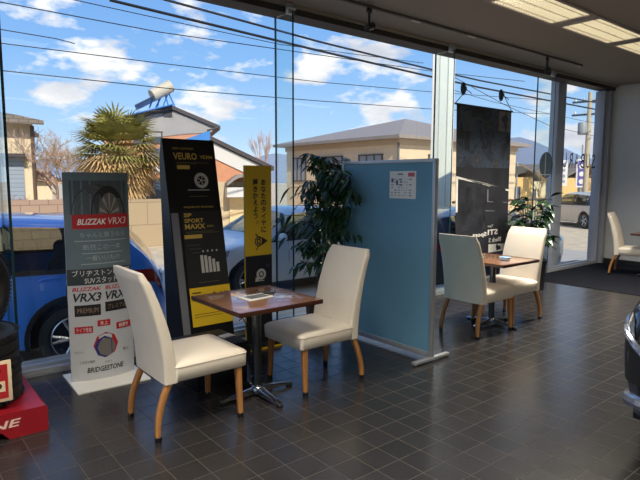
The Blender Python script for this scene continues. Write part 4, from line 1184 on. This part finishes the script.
bare_tree('bare_tree', 'tall slim leafless tree rising right of the terracotta house', (18.6, 28.5, GZ), 6.2, .22, 12, M_twig, depth=5, r0=.07, up_=1.0)
bare_tree('bare_tree', 'bare twiggy tree low behind the glass at the far right', (30.5, 17.0, GZ), 3.4, .55, 21, mat('twig_tan', (186, 150, 96), .9, var=.15), depth=4)
bare_tree('bare_tree', 'dry yellowish shrub near the street signs beyond the grey column', (33.4, 16.0, GZ), 3.0, .6, 23, mat('twig_tan', (186, 150, 96), .9, var=.15), depth=4)

# ------------------------------------------------------------------ street furniture beyond the glass
pole = thing('sign_pole', 'white sunlit square sign pole outside, rising behind the blue partition', 'pole', (10.02, 8.0, GZ), R(-50))
MB().span((-.24, -.24, .05), (.24, .24, 9.0), .01).build('shaft', mat('pole_cream', (250, 242, 224), .5), pole)
MB().span((-.34, -.34, 0), (.34, .34, .06)).build('base_plate', M_steel, pole, smooth=0)
mb = MB()
for x in (-.08, .10): mb.span((x - .008, -.252, .1), (x + .008, -.24, 8.9))
mb.build('cover_strip', mat('strip_pale', (200, 194, 180), .5), pole, smooth=0)

rl = thing('guard_rail', 'long brown guard rail outside beyond the leafy plant', 'railing', (17.5, 12.2, GZ))
MB().tube([(-1.5, 0, 1.02), (14, .2, 1.0)], .05, 8).build('top_rail', mat('rail_brown', (104, 74, 54), .6), rl)
for k in range(8): MB().tube([(-1 + k * 2.1, .02 * k, 0), (-1 + k * 2.1, .02 * k, 1.0)], .035, 6).build('rail_post', mat('rail_brown', (104, 74, 54), .6), rl)

def far_house(label, x, y, w_, d_, h, wall, roof):
    t = thing('house', label, 'house', (x, y, GZ))
    MB().span((0, 0, 0), (w_, d_, h)).build('wall', wall, t, smooth=0)
    MB().prism([(-.4, -.4, h), (w_ / 2, -.4, h + w_ * .16), (w_ + .4, -.4, h), (w_ + .4, -.4, h + .15), (w_ / 2, -.4, h + w_ * .16 + .15), (-.4, -.4, h + .15)], (0, d_ + .8, 0)).build('roof', roof, t, smooth=0)
    window_(t, w_ * .5, 0, h * .35, h * .7, w_ * .25)
    window_(t, 0, d_ * .5, h * .35, h * .7, w_ * .2, 'x')
M_yw = mat('wall_yellow', (222, 186, 118), .85, var=.06)
far_house('low yellow building seen right of the hanging banner', 28.3, 18.6, 4.2, 5, 2.0, M_yw, M_tileroof)
far_house('grey roofed cream house seen left of the grey column', 33.0, 20.0, 3.6, 6, 1.75, M_cream, mat('roof_slate2', (128, 126, 130), .6))
far_house('yellowish building seen between the grey column and wall', 38.0, 19.5, 6.0, 5, 2.0, M_yw, M_tileroof)
hg = MB()
rg = random.Random(31)
for k in range(900):
    p = Vector((rg.uniform(0, 22), rg.uniform(0, 1.2), rg.uniform(0, .9))); dd = Vector((rg.uniform(-1, 1), rg.uniform(-1, 1), rg.uniform(.2, 1.4)))
    leaf(hg, p, dd, rg.uniform(.25, .5), rg.uniform(.04, .09), .3)
hg = hg.build('dry_grass', mat('dry_grass', (206, 172, 104), .9, var=.25, scale=2), smooth=0)
hg.location = (19.0, 14.0, GZ); tag(hg, 'strip of dry yellow grass beyond the brown guard rail', 'grass', kind='stuff')

def street_sign(label, x, y, z, w_, h_, face, shape='box', pole_h=None):
    t = thing('street_sign', label, 'sign', (x, y, GZ), R(-52))
    MB().tube([(0, .05, 0), (0, .05, z + h_ - GZ)], .05, 8).build('pole', mat('galvanised', (170, 172, 172), .5, .4), t)
    mb = MB()
    if shape == 'oval': mb.lathe([(.5, -.03), (.5, .03)], 24, Matrix.Translation((0, 0, z - GZ)) @ Matrix.Rotation(R(90), 4, 'X') @ Matrix.Diagonal((w_, h_, 1, 1)))
    else: mb.box((0, 0, z - GZ), (w_, .06, h_))
    b = mb.build('board', face, t, smooth=30)
    return t, b
street_sign('dark oval shop sign on a post right of the hanging banner', 27.3, 16.6, 2.0, 1.0, .46, mat('sign_dark', (84, 84, 78), .5), 'oval')
t, b = street_sign('white signboard on a post just right of the grey column', 31.4, 16.2, 1.9, .62, 1.5, M_paper)
mb = MB()
for k in range(4): mb.box((0, -.035, 1.9 - GZ - .5 + .33 * k), (.36, .012, .16))
mb.build('sign_print', mat('sign_greytext', (150, 150, 156), .6), b, smooth=0)
t, b = street_sign('white and purple signboard next to the leaning street pole', 33.2, 15.9, 1.9, .62, 1.7, M_paper)
mb = MB(); mb.box((0, -.035, 1.9 - GZ), (.44, .012, 1.5)); pr_ = mb.build('purple_field', mat('sign_purple', (98, 84, 160), .5), b, smooth=0)
mb = MB()
for k in range(3): mb.lathe([(.15, 0), (.15, .012)], 16, Matrix.Translation((0, -.04, 1.4 - GZ + .45 * k)) @ Matrix.Rotation(R(90), 4, 'X'))
mb.build('sign_dots', M_paper, pr_, smooth=0)
def utility_pole(label, x, y, H):
    t = thing('utility_pole', label, 'utility pole', (x, y, GZ))
    MB().tube([(0, 0, 0), (0, 0, H)], [.16, .11], 12).build('shaft', mat('pole_concrete', (186, 172, 144), .8, var=.05), t)
    for z in (H - .5, H - 1.2): MB().box((0, 0, z), (.10, 1.8, .10), R(10)).build('cross_arm', M_steel, t, smooth=0)
    mb = MB()
    for z in (H - .5, H - 1.2):
        for yy in (-.8, -.3, .3, .8): mb.lathe([(.05, 0), (.07, .06), (.04, .16)], 8, Matrix.Translation((0, yy, z + .05)))
    mb.build('insulators', M_paper, t)
    MB().lathe([(.22, 0), (.24, .05), (.24, .6), (.2, .66)], 14, Matrix.Translation((-.3, .2, H - 2.3))).build('transformer', mat('transformer_grey', (150, 152, 152), .5), t)
utility_pole('concrete utility pole with transformer beyond the corner frame', 30.6, 14.4, 6.6)
utility_pole('slimmer utility pole behind the first at the far right', 36.5, 15.5, 7.5)

M_wire = mat('wire_black', (26, 28, 34), .6)
wires = [('thick', .032, [(4.08, 12, 5.17), (9.7, 12.0, 4.96), (14.45, 12, 4.82), (17.1, 12, 4.76), (26.3, 12, 4.72), (31, 13, 4.9)], 'thick lower cable of the twin power cables crossing the sky'),
         ('thick', .028, [(3.0, 12, 5.56), (5.29, 12, 5.42), (9.7, 12.0, 5.2), (14.44, 12, 5.05), (17.1, 12, 5.0), (26.3, 12, 5.02), (31, 13, 5.2)], 'thick upper cable of the twin power cables crossing the sky'),
         ('thin', .011, [(1.0, 12, 4.74), (5.16, 12, 4.70), (9.72, 12, 4.85), (14.44, 12, 5.0), (20, 12, 5.3)], 'thin topmost power line over the left pane'),
         ('thin', .010, [(1.0, 12, 3.97), (5.14, 12, 4.03), (9.72, 12, 4.13), (14.47, 12, 4.34), (22, 12, 4.75)], 'middle thin power line passing over the water tank'),
         ('thin', .011, [(1.0, 12, 3.48), (5.55, 12, 3.50), (9.73, 12, 3.62), (14.49, 12, 3.79), (22, 12, 4.2)], 'lowest thin power line just above the roofs'),
         ('thin', .010, [(2.6, 12, 5.05), (5.17, 12, 4.99), (8.39, 12, 4.93), (14, 12, 5.2)], 'thin service line close below the thick twin cables'),
         ('thin', .011, [(14.9, 12, 5.1), (18.7, 12, 4.29), (22.1, 12, 3.72), (26.5, 12, 3.49), (31, 13, 3.6)], 'sagging line crossing behind the round window emblem'),
         ('thin', .010, [(14.5, 12, 4.6), (18.7, 12.5, 4.45), (26.3, 12.6, 4.25), (31, 13, 4.3)], 'thin line below the twin cables right of the sign pole'),
         ('thin', .010, [(1.1, 12, 4.25), (3.0, 12, 4.22), (3.35, 12, 4.18)], 'short line ending at the white insulator on the left')]
for wi, (nm, r, pts, l) in enumerate(wires):
    fine = []; kf = 1 + .012 * wi; pts = [(p[0] * kf, p[1] * kf, 1.45 + (p[2] - 1.45) * kf) for p in pts]
    for (a, b) in zip(pts, pts[1:]):
        for k in range(6): fine.append(Vector(a).lerp(Vector(b), k / 6))
    fine.append(Vector(pts[-1]))
    o = MB().tube(fine, r, 6).build('power_line', M_wire, smooth=60); tag(o, l, 'power line', 'power lines')

# ------------------------------------------------------------------ view
vs = scn.view_settings
vs.view_transform = 'Standard'; vs.look = 'None'; vs.gamma = 1.0; vs.use_curve_mapping = False
vs.exposure = 0.45
